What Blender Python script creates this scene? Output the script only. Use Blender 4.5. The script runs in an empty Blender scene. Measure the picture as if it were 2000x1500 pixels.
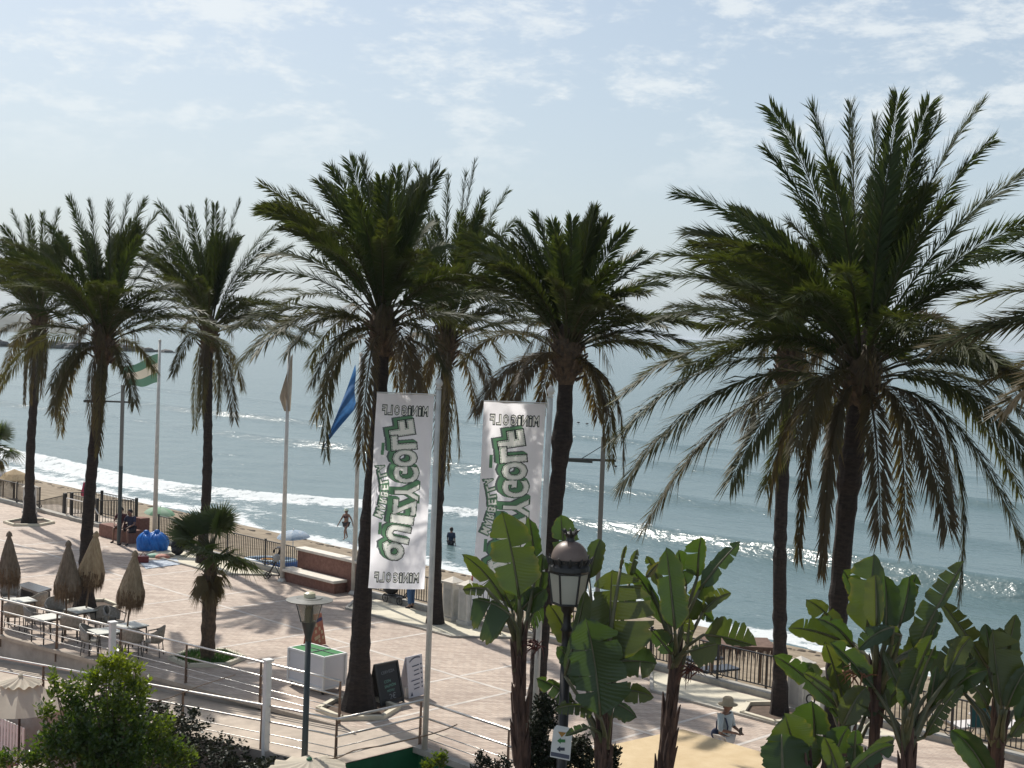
import bpy, math, random
import numpy as np
from mathutils import Vector, Matrix
random.seed(7); rng = np.random.default_rng(11)
rad = math.radians
SC = bpy.context.scene
COL = SC.collection

# ---------------------------------------------------------------- camera (long lens from a balcony, 9.5 m above the promenade)
FPX, EYE, TH = 2700.0, 9.5, rad(2.14)
PT = math.atan(102*math.cos(TH)/FPX)
_f = Vector((0, math.cos(PT), -math.sin(PT)))
_u0 = Vector((0, math.sin(PT), math.cos(PT))); _r0 = Vector((1, 0, 0))
_r = _r0*math.cos(TH) + _u0*math.sin(TH)
_u = -_r0*math.sin(TH) + _u0*math.cos(TH)
cam = bpy.data.cameras.new('camera'); camo = bpy.data.objects.new('camera', cam); COL.objects.link(camo)
cam.sensor_width = 36.0; cam.lens = 36.0*FPX/2000.0; cam.clip_start = 0.2; cam.clip_end = 250000
M = Matrix((_r, _u, -_f)).transposed().to_4x4(); M.translation = Vector((0, 0, EYE)); camo.matrix_world = M
SC.camera = camo

# ---------------------------------------------------------------- sky, sun, exposure
SUN_EL = rad(48.5); SUN_AZ = math.atan2(0.53, 0.85)          # sun over the sea, to the left (towards -x, +y)
sun_dir = Vector((-math.sin(SUN_AZ)*math.cos(SUN_EL), math.cos(SUN_AZ)*math.cos(SUN_EL), math.sin(SUN_EL)))
W = bpy.data.worlds.new('World'); SC.world = W; W.use_nodes = True
nt = W.node_tree; nt.nodes.clear()
def wn(t, **k):
    n = nt.nodes.new(t)
    for a, b in k.items(): setattr(n, a, b)
    return n
wo = wn('ShaderNodeOutputWorld'); bg = wn('ShaderNodeBackground'); sky = wn('ShaderNodeTexSky')
sky.sky_type = 'NISHITA'; sky.sun_disc = False; sky.sun_elevation = SUN_EL; sky.sun_rotation = -SUN_AZ
sky.altitude = 0; sky.air_density = 1.0; sky.dust_density = 2.2; sky.ozone_density = 2.0
SKY_STRENGTH = 0.1
bg.inputs['Strength'].default_value = SKY_STRENGTH
tc = wn('ShaderNodeTexCoord'); mp = wn('ShaderNodeMapping'); mp.inputs['Scale'].default_value = (4.6, 4.6, 12.0)
mp.inputs['Rotation'].default_value = (0, rad(-2), 0); mp.inputs['Location'].default_value = (0.62, 0.2, 0.40)
n1 = wn('ShaderNodeTexNoise'); n1.inputs['Scale'].default_value = 2.1; n1.inputs['Detail'].default_value = 9; n1.inputs['Roughness'].default_value = 0.62; n1.inputs['Distortion'].default_value = 0.35
n2 = wn('ShaderNodeTexNoise'); n2.inputs['Scale'].default_value = 7.0; n2.inputs['Detail'].default_value = 8; n2.inputs['Roughness'].default_value = 0.68
nt.links.new(tc.outputs['Generated'], mp.inputs['Vector']); nt.links.new(mp.outputs[0], n1.inputs['Vector']); nt.links.new(mp.outputs[0], n2.inputs['Vector'])
def wm(op, a, b=None, c=None, clamp=False):
    n = wn('ShaderNodeMath', operation=op); n.use_clamp = clamp
    for i, x in enumerate((a, b, c)):
        if x is None: continue
        if isinstance(x, (int, float)): n.inputs[i].default_value = x
        else: nt.links.new(x, n.inputs[i])
    return n.outputs[0]
mixn = wm('ADD', wm('MULTIPLY', n1.outputs[0], 0.60), wm('MULTIPLY', n2.outputs[0], 0.40))
cl = wn('ShaderNodeMapRange'); cl.interpolation_type = 'SMOOTHSTEP'
cl.inputs['From Min'].default_value = 0.468; cl.inputs['From Max'].default_value = 0.61
nt.links.new(mixn, cl.inputs['Value'])
sep = wn('ShaderNodeSeparateXYZ'); nt.links.new(tc.outputs['Generated'], sep.inputs[0])
hi = wn('ShaderNodeMapRange'); hi.interpolation_type = 'SMOOTHSTEP'                     # clouds only stand above the hazy horizon band
hi.inputs['From Min'].default_value = 0.085; hi.inputs['From Max'].default_value = 0.17
nt.links.new(sep.outputs[2], hi.inputs['Value'])
cm = wm('MULTIPLY', wm('MULTIPLY', cl.outputs[0], hi.outputs[0]), 0.66)
# hazy veil: towards the horizon the air whitens
hz = wn('ShaderNodeMapRange'); hz.inputs['From Min'].default_value = -0.02; hz.inputs['From Max'].default_value = 0.5
hz.inputs['To Min'].default_value = 0.72; hz.inputs['To Max'].default_value = 0.10; nt.links.new(sep.outputs[2], hz.inputs['Value'])
veil = wn('ShaderNodeMix', data_type='RGBA'); nt.links.new(hz.outputs[0], veil.inputs[0]); nt.links.new(sky.outputs[0], veil.inputs[6]); veil.inputs[7].default_value = (5.95, 7.1, 7.95, 1)
cmix = wn('ShaderNodeMix', data_type='RGBA'); nt.links.new(cm, cmix.inputs[0]); nt.links.new(veil.outputs[2], cmix.inputs[6]); cmix.inputs[7].default_value = (8.6, 9.0, 9.1, 1)
nt.links.new(cmix.outputs[2], bg.inputs['Color']); nt.links.new(bg.outputs[0], wo.inputs['Surface'])
sl = bpy.data.lights.new('sun', 'SUN'); slo = bpy.data.objects.new('sun', sl); COL.objects.link(slo)
sl.energy = 4.6; sl.angle = rad(0.8); sl.color = (1.0, 0.95, 0.87)
slo.rotation_euler = sun_dir.to_track_quat('Z', 'Y').to_euler(); slo.location = sun_dir*60
SC.view_settings.view_transform = 'Standard'; SC.view_settings.look = 'None'; SC.view_settings.gamma = 1; SC.view_settings.exposure = 0.08
SC.cycles.use_denoising = True; SC.cycles.max_bounces = 8; SC.cycles.transparent_max_bounces = 12; SC.cycles.caustics_reflective = False; SC.cycles.caustics_refractive = False

# ---------------------------------------------------------------- where a photo pixel (2000 x 1500) meets a plane of the place
def ray(px, py): return _f + _r*((px-1000)/FPX) + _u*((750-py)/FPX)
def G(px, py, z=0.0):                     # on the level z
    d = ray(px, py); t = (z-EYE)/d.z; return Vector((d.x*t, d.y*t, z))
def D(px, py, y):                         # at the distance y
    d = ray(px, py); t = y/d.y; return Vector((d.x*t, y, EYE+d.z*t))
S2 = math.sqrt(.5)
def UV(u, v, z=0.0): return Vector(((v-u)*S2, (u+v)*S2, z))   # u runs along the promenade (far left), v towards the sea
def uvof(p): return ((p[1]-p[0])*S2, (p[0]+p[1])*S2)
U_DIR = Vector((-S2, S2, 0)); V_DIR = Vector((S2, S2, 0)); Z = Vector((0, 0, 1))

# ---------------------------------------------------------------- materials
MATS = {}
def mat(name, color, rough=0.7, metal=0.0, var=0.0, scale=6.0, trans=0.0, bump=0.0, bscale=30.0, spec=0.5, color2=None, coord='Object', stretch=(1, 1, 1)):
    if name in MATS: return MATS[name]
    m = bpy.data.materials.new(name); m.use_nodes = True; t = m.node_tree; N = t.nodes; L = t.links
    p = N['Principled BSDF']; out = N['Material Output']
    p.inputs['Base Color'].default_value = (*color, 1); p.inputs['Roughness'].default_value = rough; p.inputs['Metallic'].default_value = metal
    p.inputs['Specular IOR Level'].default_value = spec
    tcn = N.new('ShaderNodeTexCoord'); mpn = N.new('ShaderNodeMapping'); mpn.inputs['Scale'].default_value = stretch
    L.new(tcn.outputs[coord], mpn.inputs[0])
    csock = None
    if var or color2:
        nz = N.new('ShaderNodeTexNoise'); nz.inputs['Scale'].default_value = scale; nz.inputs['Detail'].default_value = 6; nz.inputs['Roughness'].default_value = 0.65
        L.new(mpn.outputs[0], nz.inputs['Vector'])
        cr = N.new('ShaderNodeValToRGB')
        c2 = color2 or tuple(min(1, c*(1+var)) for c in color); c1 = color if color2 else tuple(c*(1-var) for c in color)
        cr.color_ramp.elements[0].position = 0.36; cr.color_ramp.elements[1].position = 0.66
        cr.color_ramp.elements[0].color = (*c1, 1); cr.color_ramp.elements[1].color = (*c2, 1)
        L.new(nz.outputs[0], cr.inputs[0]); L.new(cr.outputs[0], p.inputs['Base Color']); csock = cr.outputs[0]
    if bump:
        nb = N.new('ShaderNodeTexNoise'); nb.inputs['Scale'].default_value = bscale; nb.inputs['Detail'].default_value = 5
        L.new(mpn.outputs[0], nb.inputs['Vector'])
        b = N.new('ShaderNodeBump'); b.inputs['Strength'].default_value = bump; b.inputs['Distance'].default_value = 0.02
        L.new(nb.outputs[0], b.inputs['Height']); L.new(b.outputs[0], p.inputs['Normal'])
    if trans:
        tr = N.new('ShaderNodeBsdfTranslucent'); mx = N.new('ShaderNodeMixShader'); mx.inputs[0].default_value = trans
        if csock: 
            gm = N.new('ShaderNodeMix'); gm.data_type = 'RGBA'; gm.blend_type = 'MULTIPLY'; gm.inputs[0].default_value = 0.0
            L.new(csock, tr.inputs['Color'])
        else: tr.inputs['Color'].default_value = (*color, 1)
        L.new(p.outputs[0], mx.inputs[1]); L.new(tr.outputs[0], mx.inputs[2]); L.new(mx.outputs[0], out.inputs['Surface'])
    MATS[name] = m; return m

def leaf_mat(name, green, dry, rough=0.5, trans=0.3, tcol=None, var=0.35, spec=0.35, scale=2.0, vein=0.0):
    """leaf whose own colour runs from green to dry straw by the attribute 'dry'"""
    m = bpy.data.materials.new(name); m.use_nodes = True; t = m.node_tree; N = t.nodes; L = t.links
    p = N['Principled BSDF']; out = N['Material Output']; p.inputs['Roughness'].default_value = rough; p.inputs['Specular IOR Level'].default_value = spec
    at = N.new('ShaderNodeAttribute'); at.attribute_name = 'dry'
    tcn = N.new('ShaderNodeTexCoord'); nz = N.new('ShaderNodeTexNoise'); nz.inputs['Scale'].default_value = scale; nz.inputs['Detail'].default_value = 4
    L.new(tcn.outputs['Object'], nz.inputs['Vector'])
    g = N.new('ShaderNodeMix'); g.data_type = 'RGBA'
    g.inputs[6].default_value = (*[c*(1-var) for c in green], 1); g.inputs[7].default_value = (*[c*(1+var) for c in green], 1)
    L.new(nz.outputs[0], g.inputs[0])
    mx = N.new('ShaderNodeMix'); mx.data_type = 'RGBA'; L.new(at.outputs['Fac'], mx.inputs[0]); L.new(g.outputs[2], mx.inputs[6]); mx.inputs[7].default_value = (*dry, 1)
    L.new(mx.outputs[2], p.inputs['Base Color'])
    tr = N.new('ShaderNodeBsdfTranslucent'); ms = N.new('ShaderNodeMixShader'); ms.inputs[0].default_value = trans
    tm = N.new('ShaderNodeMix'); tm.data_type = 'RGBA'; tm.blend_type = 'MULTIPLY'; tm.inputs[0].default_value = 1.0
    L.new(mx.outputs[2], tm.inputs[6]); tm.inputs[7].default_value = (*(tcol or (1, 1, 1)), 1)
    L.new(tm.outputs[2], tr.inputs['Color'])
    L.new(p.outputs[0], ms.inputs[1]); L.new(tr.outputs[0], ms.inputs[2]); L.new(ms.outputs[0], out.inputs['Surface'])
    MATS[name] = m; return m

# ---------------------------------------------------------------- mesh builder and scene tree
class MB:
    def __init__(s): s.v = []; s.f = []; s.a = []; s.w = []          # vertices, faces, dryness per vertex
    def add(s, vs, fs, dry=0.0):
        o = len(s.v); s.v.extend([tuple(x) for x in vs]); s.f.extend([tuple(i+o for i in f) for f in fs]); s.a.extend([dry]*len(vs)); return s
    def box(s, c, size, rz=0.0, mtx=None):
        hx, hy, hz = size[0]/2, size[1]/2, size[2]/2
        vs = [Vector((x, y, z)) for z in (-hz, hz) for y in (-hy, hy) for x in (-hx, hx)]
        R = mtx or Matrix.Rotation(rz, 3, 'Z'); c = Vector(c)
        return s.add([c+R@p for p in vs], [(0, 2, 3, 1), (4, 5, 7, 6), (0, 1, 5, 4), (1, 3, 7, 5), (3, 2, 6, 7), (2, 0, 4, 6)])
    def bar(s, p0, p1, w, h, up=Z):                        # rectangular bar between two points
        p0 = Vector(p0); p1 = Vector(p1); d = (p1-p0).normalized(); x = d.cross(up)
        if x.length < 1e-4: x = d.cross(Vector((1, 0, 0)))
        x.normalize(); y = x.cross(d).normalized()
        vs = [q+x*(sx*w/2)+y*(sy*h/2) for q in (p0, p1) for sx, sy in ((-1, -1), (1, -1), (1, 1), (-1, 1))]
        return s.add(vs, [(0, 3, 2, 1), (4, 5, 6, 7), (0, 1, 5, 4), (1, 2, 6, 5), (2, 3, 7, 6), (3, 0, 4, 7)])
    def tube(s, pts, rr, n=8, caps=True, dry=0.0):
        pts = [Vector(p) for p in pts]; k = len(pts)
        if isinstance(rr, (int, float)): rr = [rr]*k
        ref = None; rings = []
        for i, p in enumerate(pts):
            d = (pts[min(i+1, k-1)]-pts[max(i-1, 0)])
            if d.length < 1e-7: d = Vector((0, 0, 1))
            d.normalize()
            if ref is None:
                ref = d.cross(Vector((0.3, 0.9, 0.1)));
                if ref.length < 0.05: ref = d.cross(Vector((1, 0, 0)))
            ref = (ref-d*ref.dot(d)).normalized(); b = d.cross(ref)
            rings.append([p+ref*(rr[i]*math.cos(2*math.pi*j/n))+b*(rr[i]*math.sin(2*math.pi*j/n)) for j in range(n)])
        vs = [q for r_ in rings for q in r_]; fs = []
        for i in range(k-1):
            for j in range(n):
                fs.append((i*n+j, i*n+(j+1) % n, (i+1)*n+(j+1) % n, (i+1)*n+j))
        if caps: fs.append(tuple(reversed(range(n)))); fs.append(tuple((k-1)*n+j for j in range(n)))
        return s.add(vs, fs, dry)
    def lathe(s, prof, c=(0, 0, 0), n=16, axis=None, wob=None, cap=True):
        c = Vector(c); vs = []; k = len(prof)
        R = Matrix.Identity(3) if axis is None else Vector(axis).to_track_quat('Z', 'Y').to_matrix()
        for i, (r_, z) in enumerate(prof):
            for j in range(n):
                a = 2*math.pi*j/n; q = r_*(1 if wob is None else wob(i, j, a))
                vs.append(c+R@Vector((q*math.cos(a), q*math.sin(a), z)))
        fs = [(i*n+j, i*n+(j+1) % n, (i+1)*n+(j+1) % n, (i+1)*n+j) for i in range(k-1) for j in range(n)]
        if cap: fs.append(tuple(reversed(range(n)))); fs.append(tuple((k-1)*n+j for j in range(n)))
        return s.add(vs, fs)
    def prism(s, poly, z0, z1):
        n = len(poly); vs = [(p[0], p[1], z0) for p in poly]+[(p[0], p[1], z1) for p in poly]
        return s.add(vs, [tuple(reversed(range(n))), tuple(range(n, 2*n))]+[(i, (i+1) % n, n+(i+1) % n, n+i) for i in range(n)])
    def sheet(s, poly): return s.add([Vector(p) for p in poly], [tuple(range(len(poly)))])
    def grid(s, fn, nu, nv):
        vs = [fn(i/nu, j/nv) for j in range(nv+1) for i in range(nu+1)]; w = nu+1
        return s.add(vs, [(j*w+i, j*w+i+1, (j+1)*w+i+1, (j+1)*w+i) for j in range(nv) for i in range(nu)])
    def ball(s, c, r, n=12, m=8, sc=(1, 1, 1)):
        c = Vector(c)
        def fn(a, b):
            th = a*2*math.pi; ph = (b-.5)*math.pi*0.999
            return c+Vector((r*sc[0]*math.cos(ph)*math.cos(th), r*sc[1]*math.cos(ph)*math.sin(th), r*sc[2]*math.sin(ph)))
        return s.grid(fn, n, m)
    def build(s, name, m, parent=None, smooth=False, local=False, bevel=0.0, uvs=False):
        me = bpy.data.meshes.new(name); off = Vector((0, 0, 0))
        if parent is not None and not local:
            q = parent
            while q is not None: off += q.location; q = q.parent
        vs = s.v if off.length == 0 else [(x-off.x, y-off.y, z-off.z) for x, y, z in s.v]
        me.from_pydata(vs, [], s.f)
        if any(s.a):
            at = me.attributes.new('dry', 'FLOAT', 'POINT'); at.data.foreach_set('value', s.a)
        if s.w:
            at = me.attributes.new('vein', 'FLOAT', 'POINT'); at.data.foreach_set('value', s.w)
        if smooth: me.polygons.foreach_set('use_smooth', [True]*len(me.polygons))
        me.materials.append(m); me.update()
        o = bpy.data.objects.new(name, me); COL.objects.link(o)
        if parent is not None: o.parent = parent
        if bevel:
            b = o.modifiers.new('bevel', 'BEVEL'); b.width = bevel; b.segments = 2; b.limit_method = 'ANGLE'
        return o
def tag(o, label, cat, group=None):
    o['label'] = label; o['category'] = cat
    if group: o['group'] = group
    return o
def thing(name, loc, label, cat, group=None, rz=0.0):
    o = bpy.data.objects.new(name, None); o.empty_display_size = 0.2; COL.objects.link(o); o.location = loc; o.rotation_euler = (0, 0, rz)
    return tag(o, label, cat, group)
def structure(o, label=None, kind='structure'):
    o['kind'] = kind
    if label: o['label'] = label
    return o
def copy_tree(o, parent=None):
    c = o.copy(); COL.objects.link(c)
    if parent is not None: c.parent = parent
    for ch in list(o.children): copy_tree(ch, c)
    return c
def lerp(a, b, t): return a+(b-a)*t
# ================================================================ SETTING
def brick_mat():
    m = bpy.data.materials.new('pink pavers'); m.use_nodes = True; t = m.node_tree; N = t.nodes; L = t.links; p = N['Principled BSDF']
    tcn = N.new('ShaderNodeTexCoord'); mp_ = N.new('ShaderNodeMapping'); mp_.inputs['Rotation'].default_value = (0, 0, rad(45)); L.new(tcn.outputs['Object'], mp_.inputs[0])
    br = N.new('ShaderNodeTexBrick'); br.inputs['Scale'].default_value = 1.0; br.inputs['Brick Width'].default_value = 0.24; br.inputs['Row Height'].default_value = 0.12; br.inputs['Mortar Size'].default_value = 0.006
    br.inputs['Color1'].default_value = (0.425, 0.342, 0.28, 1); br.inputs['Color2'].default_value = (0.53, 0.445, 0.37, 1); br.inputs['Mortar'].default_value = (0.30, 0.26, 0.235, 1)
    L.new(mp_.outputs[0], br.inputs['Vector'])
    nz = N.new('ShaderNodeTexNoise'); nz.inputs['Scale'].default_value = 0.55; nz.inputs['Detail'].default_value = 7; nz.inputs['Roughness'].default_value = .68; L.new(tcn.outputs['Object'], nz.inputs['Vector'])
    st = N.new('ShaderNodeMapping'); st.inputs['Rotation'].default_value = (0, 0, rad(45)); st.inputs['Scale'].default_value = (0.45, 8.0, 1); L.new(tcn.outputs['Object'], st.inputs[0])
    n3 = N.new('ShaderNodeTexNoise'); n3.inputs['Scale'].default_value = 1.0; n3.inputs['Detail'].default_value = 4; L.new(st.outputs[0], n3.inputs['Vector'])
    cr = N.new('ShaderNodeValToRGB'); cr.color_ramp.elements[0].color = (.89, .875, .865, 1); cr.color_ramp.elements[1].color = (1.07, 1.06, 1.04, 1); cr.color_ramp.elements[0].position = .35; cr.color_ramp.elements[1].position = .65; L.new(nz.outputs[0], cr.inputs[0])
    cr2 = N.new('ShaderNodeValToRGB'); cr2.color_ramp.elements[0].color = (.80, .78, .78, 1); cr2.color_ramp.elements[1].color = (1.06, 1.06, 1.06, 1); cr2.color_ramp.elements[0].position = .35; cr2.color_ramp.elements[1].position = .62; L.new(n3.outputs[0], cr2.inputs[0])
    m1 = N.new('ShaderNodeMix'); m1.data_type = 'RGBA'; m1.blend_type = 'MULTIPLY'; m1.inputs[0].default_value = 1; L.new(br.outputs[0], m1.inputs[6]); L.new(cr.outputs[0], m1.inputs[7])
    m2 = N.new('ShaderNodeMix'); m2.data_type = 'RGBA'; m2.blend_type = 'MULTIPLY'; m2.inputs[0].default_value = 1; L.new(m1.outputs[2], m2.inputs[6]); L.new(cr2.outputs[0], m2.inputs[7])
    L.new(m2.outputs[2], p.inputs['Base Color']); p.inputs['Roughness'].default_value = 0.75; p.inputs['Specular IOR Level'].default_value = .3
    return m
M_pave = brick_mat()
M_line = mat('white paving stone', (0.55, 0.505, 0.455), .8, var=.15, scale=1.2)
M_conc = mat('beige concrete', (0.43, 0.36, 0.29), .85, var=.16, scale=1.6, bump=.15)
M_wall = mat('weathered render', (0.34, 0.30, 0.265), .9, var=.25, scale=1.1, bump=.2)
M_pale = mat('pale yellow paving', (0.60, 0.55, 0.43), .85, var=.1, scale=2)
M_kerb = mat('grey kerb stone', (0.36, 0.34, 0.30), .85, var=.18, scale=3)
M_sand = mat('sand', (0.17, 0.128, 0.082), .95, scale=1.3, color2=(0.30, 0.24, 0.165), bump=.8, bscale=2.2)
M_terra = mat('terracotta tiles', (0.33, 0.13, 0.09), .8, var=.2, scale=2)
M_green = mat('green painted wall', (0.012, 0.11, 0.045), .6, var=.15, scale=2)
M_white = mat('white paint', (0.74, 0.73, 0.70), .5, var=.06, scale=5)
M_wpole = mat('weathered white pole', (0.60, 0.58, 0.53), .45, var=.12, scale=4)
M_steel = mat('brushed steel', (0.55, 0.53, 0.50), .32, metal=1.0, var=.12, scale=8)
M_iron = mat('black iron', (0.018, 0.016, 0.015), .5)
M_dgrey = mat('dark grey green metal', (0.045, 0.055, 0.052), .45)
M_roof = mat('sandy roof coating', (0.52, 0.39, 0.225), .9, color2=(0.60, 0.47, 0.29), scale=2.2, bump=.15)
M_brick = mat('red brick', (0.16, 0.075, 0.055), .9, color2=(0.24, 0.125, 0.095), scale=9, bump=.4, bscale=20)
M_stone = mat('pale cap stone', (0.66, 0.61, 0.53), .8, var=.1, scale=5)
M_pillar = mat('off white pillar', (0.62, 0.60, 0.56), .75, var=.1, scale=4)
M_rock = mat('dark rock', (0.10, 0.095, 0.09), .9, var=.3, scale=.5)
M_hill = mat('far hill', (0.10, 0.11, 0.10), .95, var=.3, scale=.03)
M_turf = mat('artificial turf', (0.03, 0.10, 0.03), .9, var=.2, scale=4)

# lower ground: terrace on the left and garden in front of the promenade
LOW = -2.2
b = MB(); b.sheet([(-70, 2, LOW), (70, 2, LOW), UV(-60, 20.6, LOW), UV(24, 20.6, LOW), UV(36, 19.4, LOW), UV(90, 8, LOW)])
structure(b.build('ground', mat('garden soil', (0.10, 0.085, 0.06), .95, var=.3, scale=1.5)))
b = MB(); b.sheet([(-26, 25, LOW+.006), (-8, 25, LOW+.006), (-8, 33.6, LOW+.006), (-12.2, 36.2, LOW+.006), (-26, 47, LOW+.006)])
structure(b.build('terrace_floor', M_terra))

# corner points of the promenade's near edge
A0 = G(665, 1330, 1.05); A1 = G(0, 1170, 1.05)                 # upper railing line
dA = Vector((A1.x-A0.x, A1.y-A0.y, 0)).normalized(); nA = Vector((-dA.y, dA.x, 0))   # nA points towards the viewer
if nA.y > 0: nA = -nA
Apt = lambda t, z=0.0, off=0.0: Vector((A0.x+dA.x*t+nA.x*off, A0.y+dA.y*t+nA.y*off, z))
B0 = G(658, 1405, 1.0); C0 = G(826, 1368, 1.0)                  # lower railing corners
Bpt = lambda t, z=0.0, off=0.0: Vector((B0.x+dA.x*t+nA.x*off, B0.y+dA.y*t+nA.y*off, z))
slope = 0.061
rz_ = lambda t: -slope*max(0, t-0.4)
E0 = Vector((C0.x, C0.y, 0)); Ept = lambda t, z=0.0, off=0.0: Vector((C0.x-U_DIR.x*t-V_DIR.x*off, C0.y-U_DIR.y*t-V_DIR.y*off, z))  # right-hand edge, -u
# promenade sheet
b = MB()
poly = [UV(-60, 31.0), UV(170, 31.0), UV(170, 8), Apt(34), Apt(-0.05), Bpt(-0.02, 0, .08), Ept(0.05, 0, .12), Ept(70, 0, .12)]
b.sheet([tuple(p) for p in poly])
structure(b.build('promenade', M_pave))
b = MB()                                                          # edge band of beige concrete where the ramp meets the promenade
b.sheet([Apt(-0.05, .004), Apt(-0.9, .004, -.15), Ept(-.15, .004, -1.1), Ept(0.0, .004, .1), Bpt(-0.02, .004, .06)])
structure(b.build('landing', M_conc))
# ramp surface and the walls on both sides of it
b = MB(); n = 14
for i in range(n):
    t0, t1 = 34*i/n-.05, 34*(i+1)/n-.05
    b.add([Apt(t0, rz_(t0)-.002), Apt(t1, rz_(t1)-.002), Bpt(t1, rz_(t1)-.002, .1), Bpt(t0, rz_(t0)-.002, .1)], [(0, 3, 2, 1)])
structure(b.build('ramp', M_conc))
b = MB()
for i in range(n):
    t0, t1 = 34*i/n, 34*(i+1)/n
    b.add([Apt(t0, .0, .01), Apt(t1, .0, .01), Apt(t1, -3, .01), Apt(t0, -3, .01)], [(0, 1, 2, 3)])
tag(b.build('retaining_wall', M_wall), 'stained grey rendered wall rising between the ramp and the restaurant terrace', 'wall')
b = MB(); b.bar(Apt(-.05, -.03, .05), Apt(34, -.03, .05), .14, .1)
structure(b.build('terrace_edge', M_conc))
b = MB()
for i in range(n):
    t0, t1 = 34*i/n, 34*(i+1)/n
    b.add([Bpt(t0, rz_(t0)-.002, .1), Bpt(t1, rz_(t1)-.002, .1), Bpt(t1, LOW, .1), Bpt(t0, LOW, .1)], [(0, 1, 2, 3)])
tag(b.build('ramp_wall', M_wall), 'plain grey wall carrying the near side of the ramp above the red tiles', 'wall')
# green wall below the promenade edge
b = MB()
q0 = Bpt(-0.02, 0, .11); q1 = Ept(0.05, 0, .15); q2 = Ept(70, 0, .15)
b.add([(q0.x, q0.y, -.02), (q1.x, q1.y, -.02), (q1.x, q1.y, LOW), (q0.x, q0.y, LOW)], [(0, 1, 2, 3)])
b.add([(q1.x, q1.y, -.14), (q2.x, q2.y, -.14), (q2.x, q2.y, LOW), (q1.x, q1.y, LOW)], [(0, 1, 2, 3)])
tag(b.build('green_wall', M_green), 'bright green painted wall below the near edge of the promenade', 'wall')
b = MB(); b.bar(Ept(.05, -.066, .2), Ept(70, -.066, .2), .2, .14)
structure(b.build('promenade_edge', M_kerb))

# white paving lines on the promenade
b = MB(); zz = .004
def line(u0, v0, u1, v1, w=.11, z=zz):
    p, q = UV(u0, v0, z), UV(u1, v1, z); d = (q-p).normalized(); x = Vector((-d.y, d.x, 0))*w/2
    b.add([p-x, q-x, q+x, p+x], [(0, 1, 2, 3)])
line(-40, 25.75, 120, 25.75)
for k in range(-8, 14):
    for du in (25.38, 27.42):
        u = du+6.62*k
        line(u, 20.9 if u < 26 else 22.0, u, 25.65); line(u, 25.85, u, 28.6)
structure(b.build('paving_lines', M_line))
# pale bays along the sea side, each between the palms and the fence
b = MB(); zb = .006
for uc in (20.5, 33.7, 46.6, 7.0):
    pts = [(uc+4.2, 30.7), (uc+2.6, 28.9), (uc-2.6, 28.9), (uc-4.2, 30.7)]
    b.sheet([tuple(UV(u, v, zb)) for u, v in pts])
structure(b.build('paving_bays', M_pale))
b = MB()
for uc in (20.5, 33.7, 46.6, 7.0):
    pts = [(uc+4.25, 30.8), (uc+2.62, 28.85), (uc-2.62, 28.85), (uc-4.25, 30.8)]
    for (a, c), (d, e) in zip(pts[:-1], pts[1:]): b.bar(UV(a, c, .03), UV(d, e, .03), .09, .06)
structure(b.build('bay_kerb', M_kerb))
# kerb under the fence and the drop to the beach
b = MB(); b.bar(UV(-60, 31.0, .07), UV(170, 31.0, .07), .34, .15)
structure(b.build('kerb', M_kerb))
b = MB(); b.add([UV(-60, 31.18, .0), UV(170, 31.18, .0), UV(170, 31.18, -3.5), UV(-60, 31.18, -3.5)], [(0, 1, 2, 3)])
tag(b.build('sea_wall', M_wall), 'low grey wall dropping from the promenade fence to the sand', 'wall')
# beach
SEA = -2.8
def beach_z(u, v):
    t = (v-31)/(48-31)
    h = lerp(-.28, -2.86, min(1, max(0, t)))-(max(0, v-48))*.06
    return h+.05*math.sin(u*.9+1.3*math.sin(v*.6))*math.sin(v*1.1+.4*u)*(1 if v < 46 else max(0, (48-v)/2))+.03*math.sin(3.1*u+v)*math.sin(2.3*v-u*.7)*(1 if v < 46 else 0)
b = MB(); b.grid(lambda a, c: UV(lerp(-60, 200, a), lerp(31.2, 58, c), beach_z(lerp(-60, 200, a), lerp(31.2, 58, c))), 420, 70)
structure(b.build('beach', M_sand, smooth=True))
# dark line of dried weed on the sand
b = MB()
for i in range(320):
    u = random.uniform(15, 130); v = random.gauss(46.2+.35*math.sin(u*.25), .28); r_ = random.uniform(.05, .22)
    p = UV(u, v, beach_z(u, v)+.012); b.ball(p, r_, 6, 4, (1, 1, .22))
structure(b.build('seaweed', mat('dry seaweed', (0.06, 0.045, 0.03), .95)), 'dark dried weed scattered along the wet sand', 'stuff')

# ---------------------------------------------------------------- sea
def steep(x, k=2.2): # one crest of unit height with a steep face on the shore (negative) side
    return math.exp(-(x/(1.25 if x < 0 else 3.8))**2)
def fbm(u, v, s):
    return (math.sin(u*.71*s+1.7*math.sin(v*.43*s))+math.sin(v*.93*s+1.3*math.sin(u*.37*s+.5))+math.sin((u+v)*.51*s+2.1))/3
CR = [(65.2, .95, 1.0), (83.5, .66, .8), (102.5, .55, .7), (123.5, .46, .6), (147, .4, .5), (175, .34, .4), (208, .3, .3)]
def crest_v(k, u):
    v0 = CR[k][0]
    v = v0+1.4*math.sin(u*.045+k*1.9)+.7*math.sin(u*.13+k)
    if k == 0: v -= 11.5/(1+math.exp(-(u-77)/7))
    return v
def sea_h(u, v):
    h = 0.0
    for k, (v0, a, _) in enumerate(CR):
        x = v-crest_v(k, u); am = a*(.8+.35*math.sin(u*.06+k*2.3))
        if k == 0 and u > 60: am *= .8
        if abs(x) < 14: h += am*steep(x)
    far = min(1, max(0, (v-48)/10))
    h += far*(.05*fbm(u, v, 1.0)+.035*fbm(v*.8, u*.6, 2.3))*(1 if v < 400 else 0.4)
    h += .05*math.exp(-((v-51.5-1.2*fbm(u, 3, .35))/.9)**2)
    return SEA+h
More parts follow.
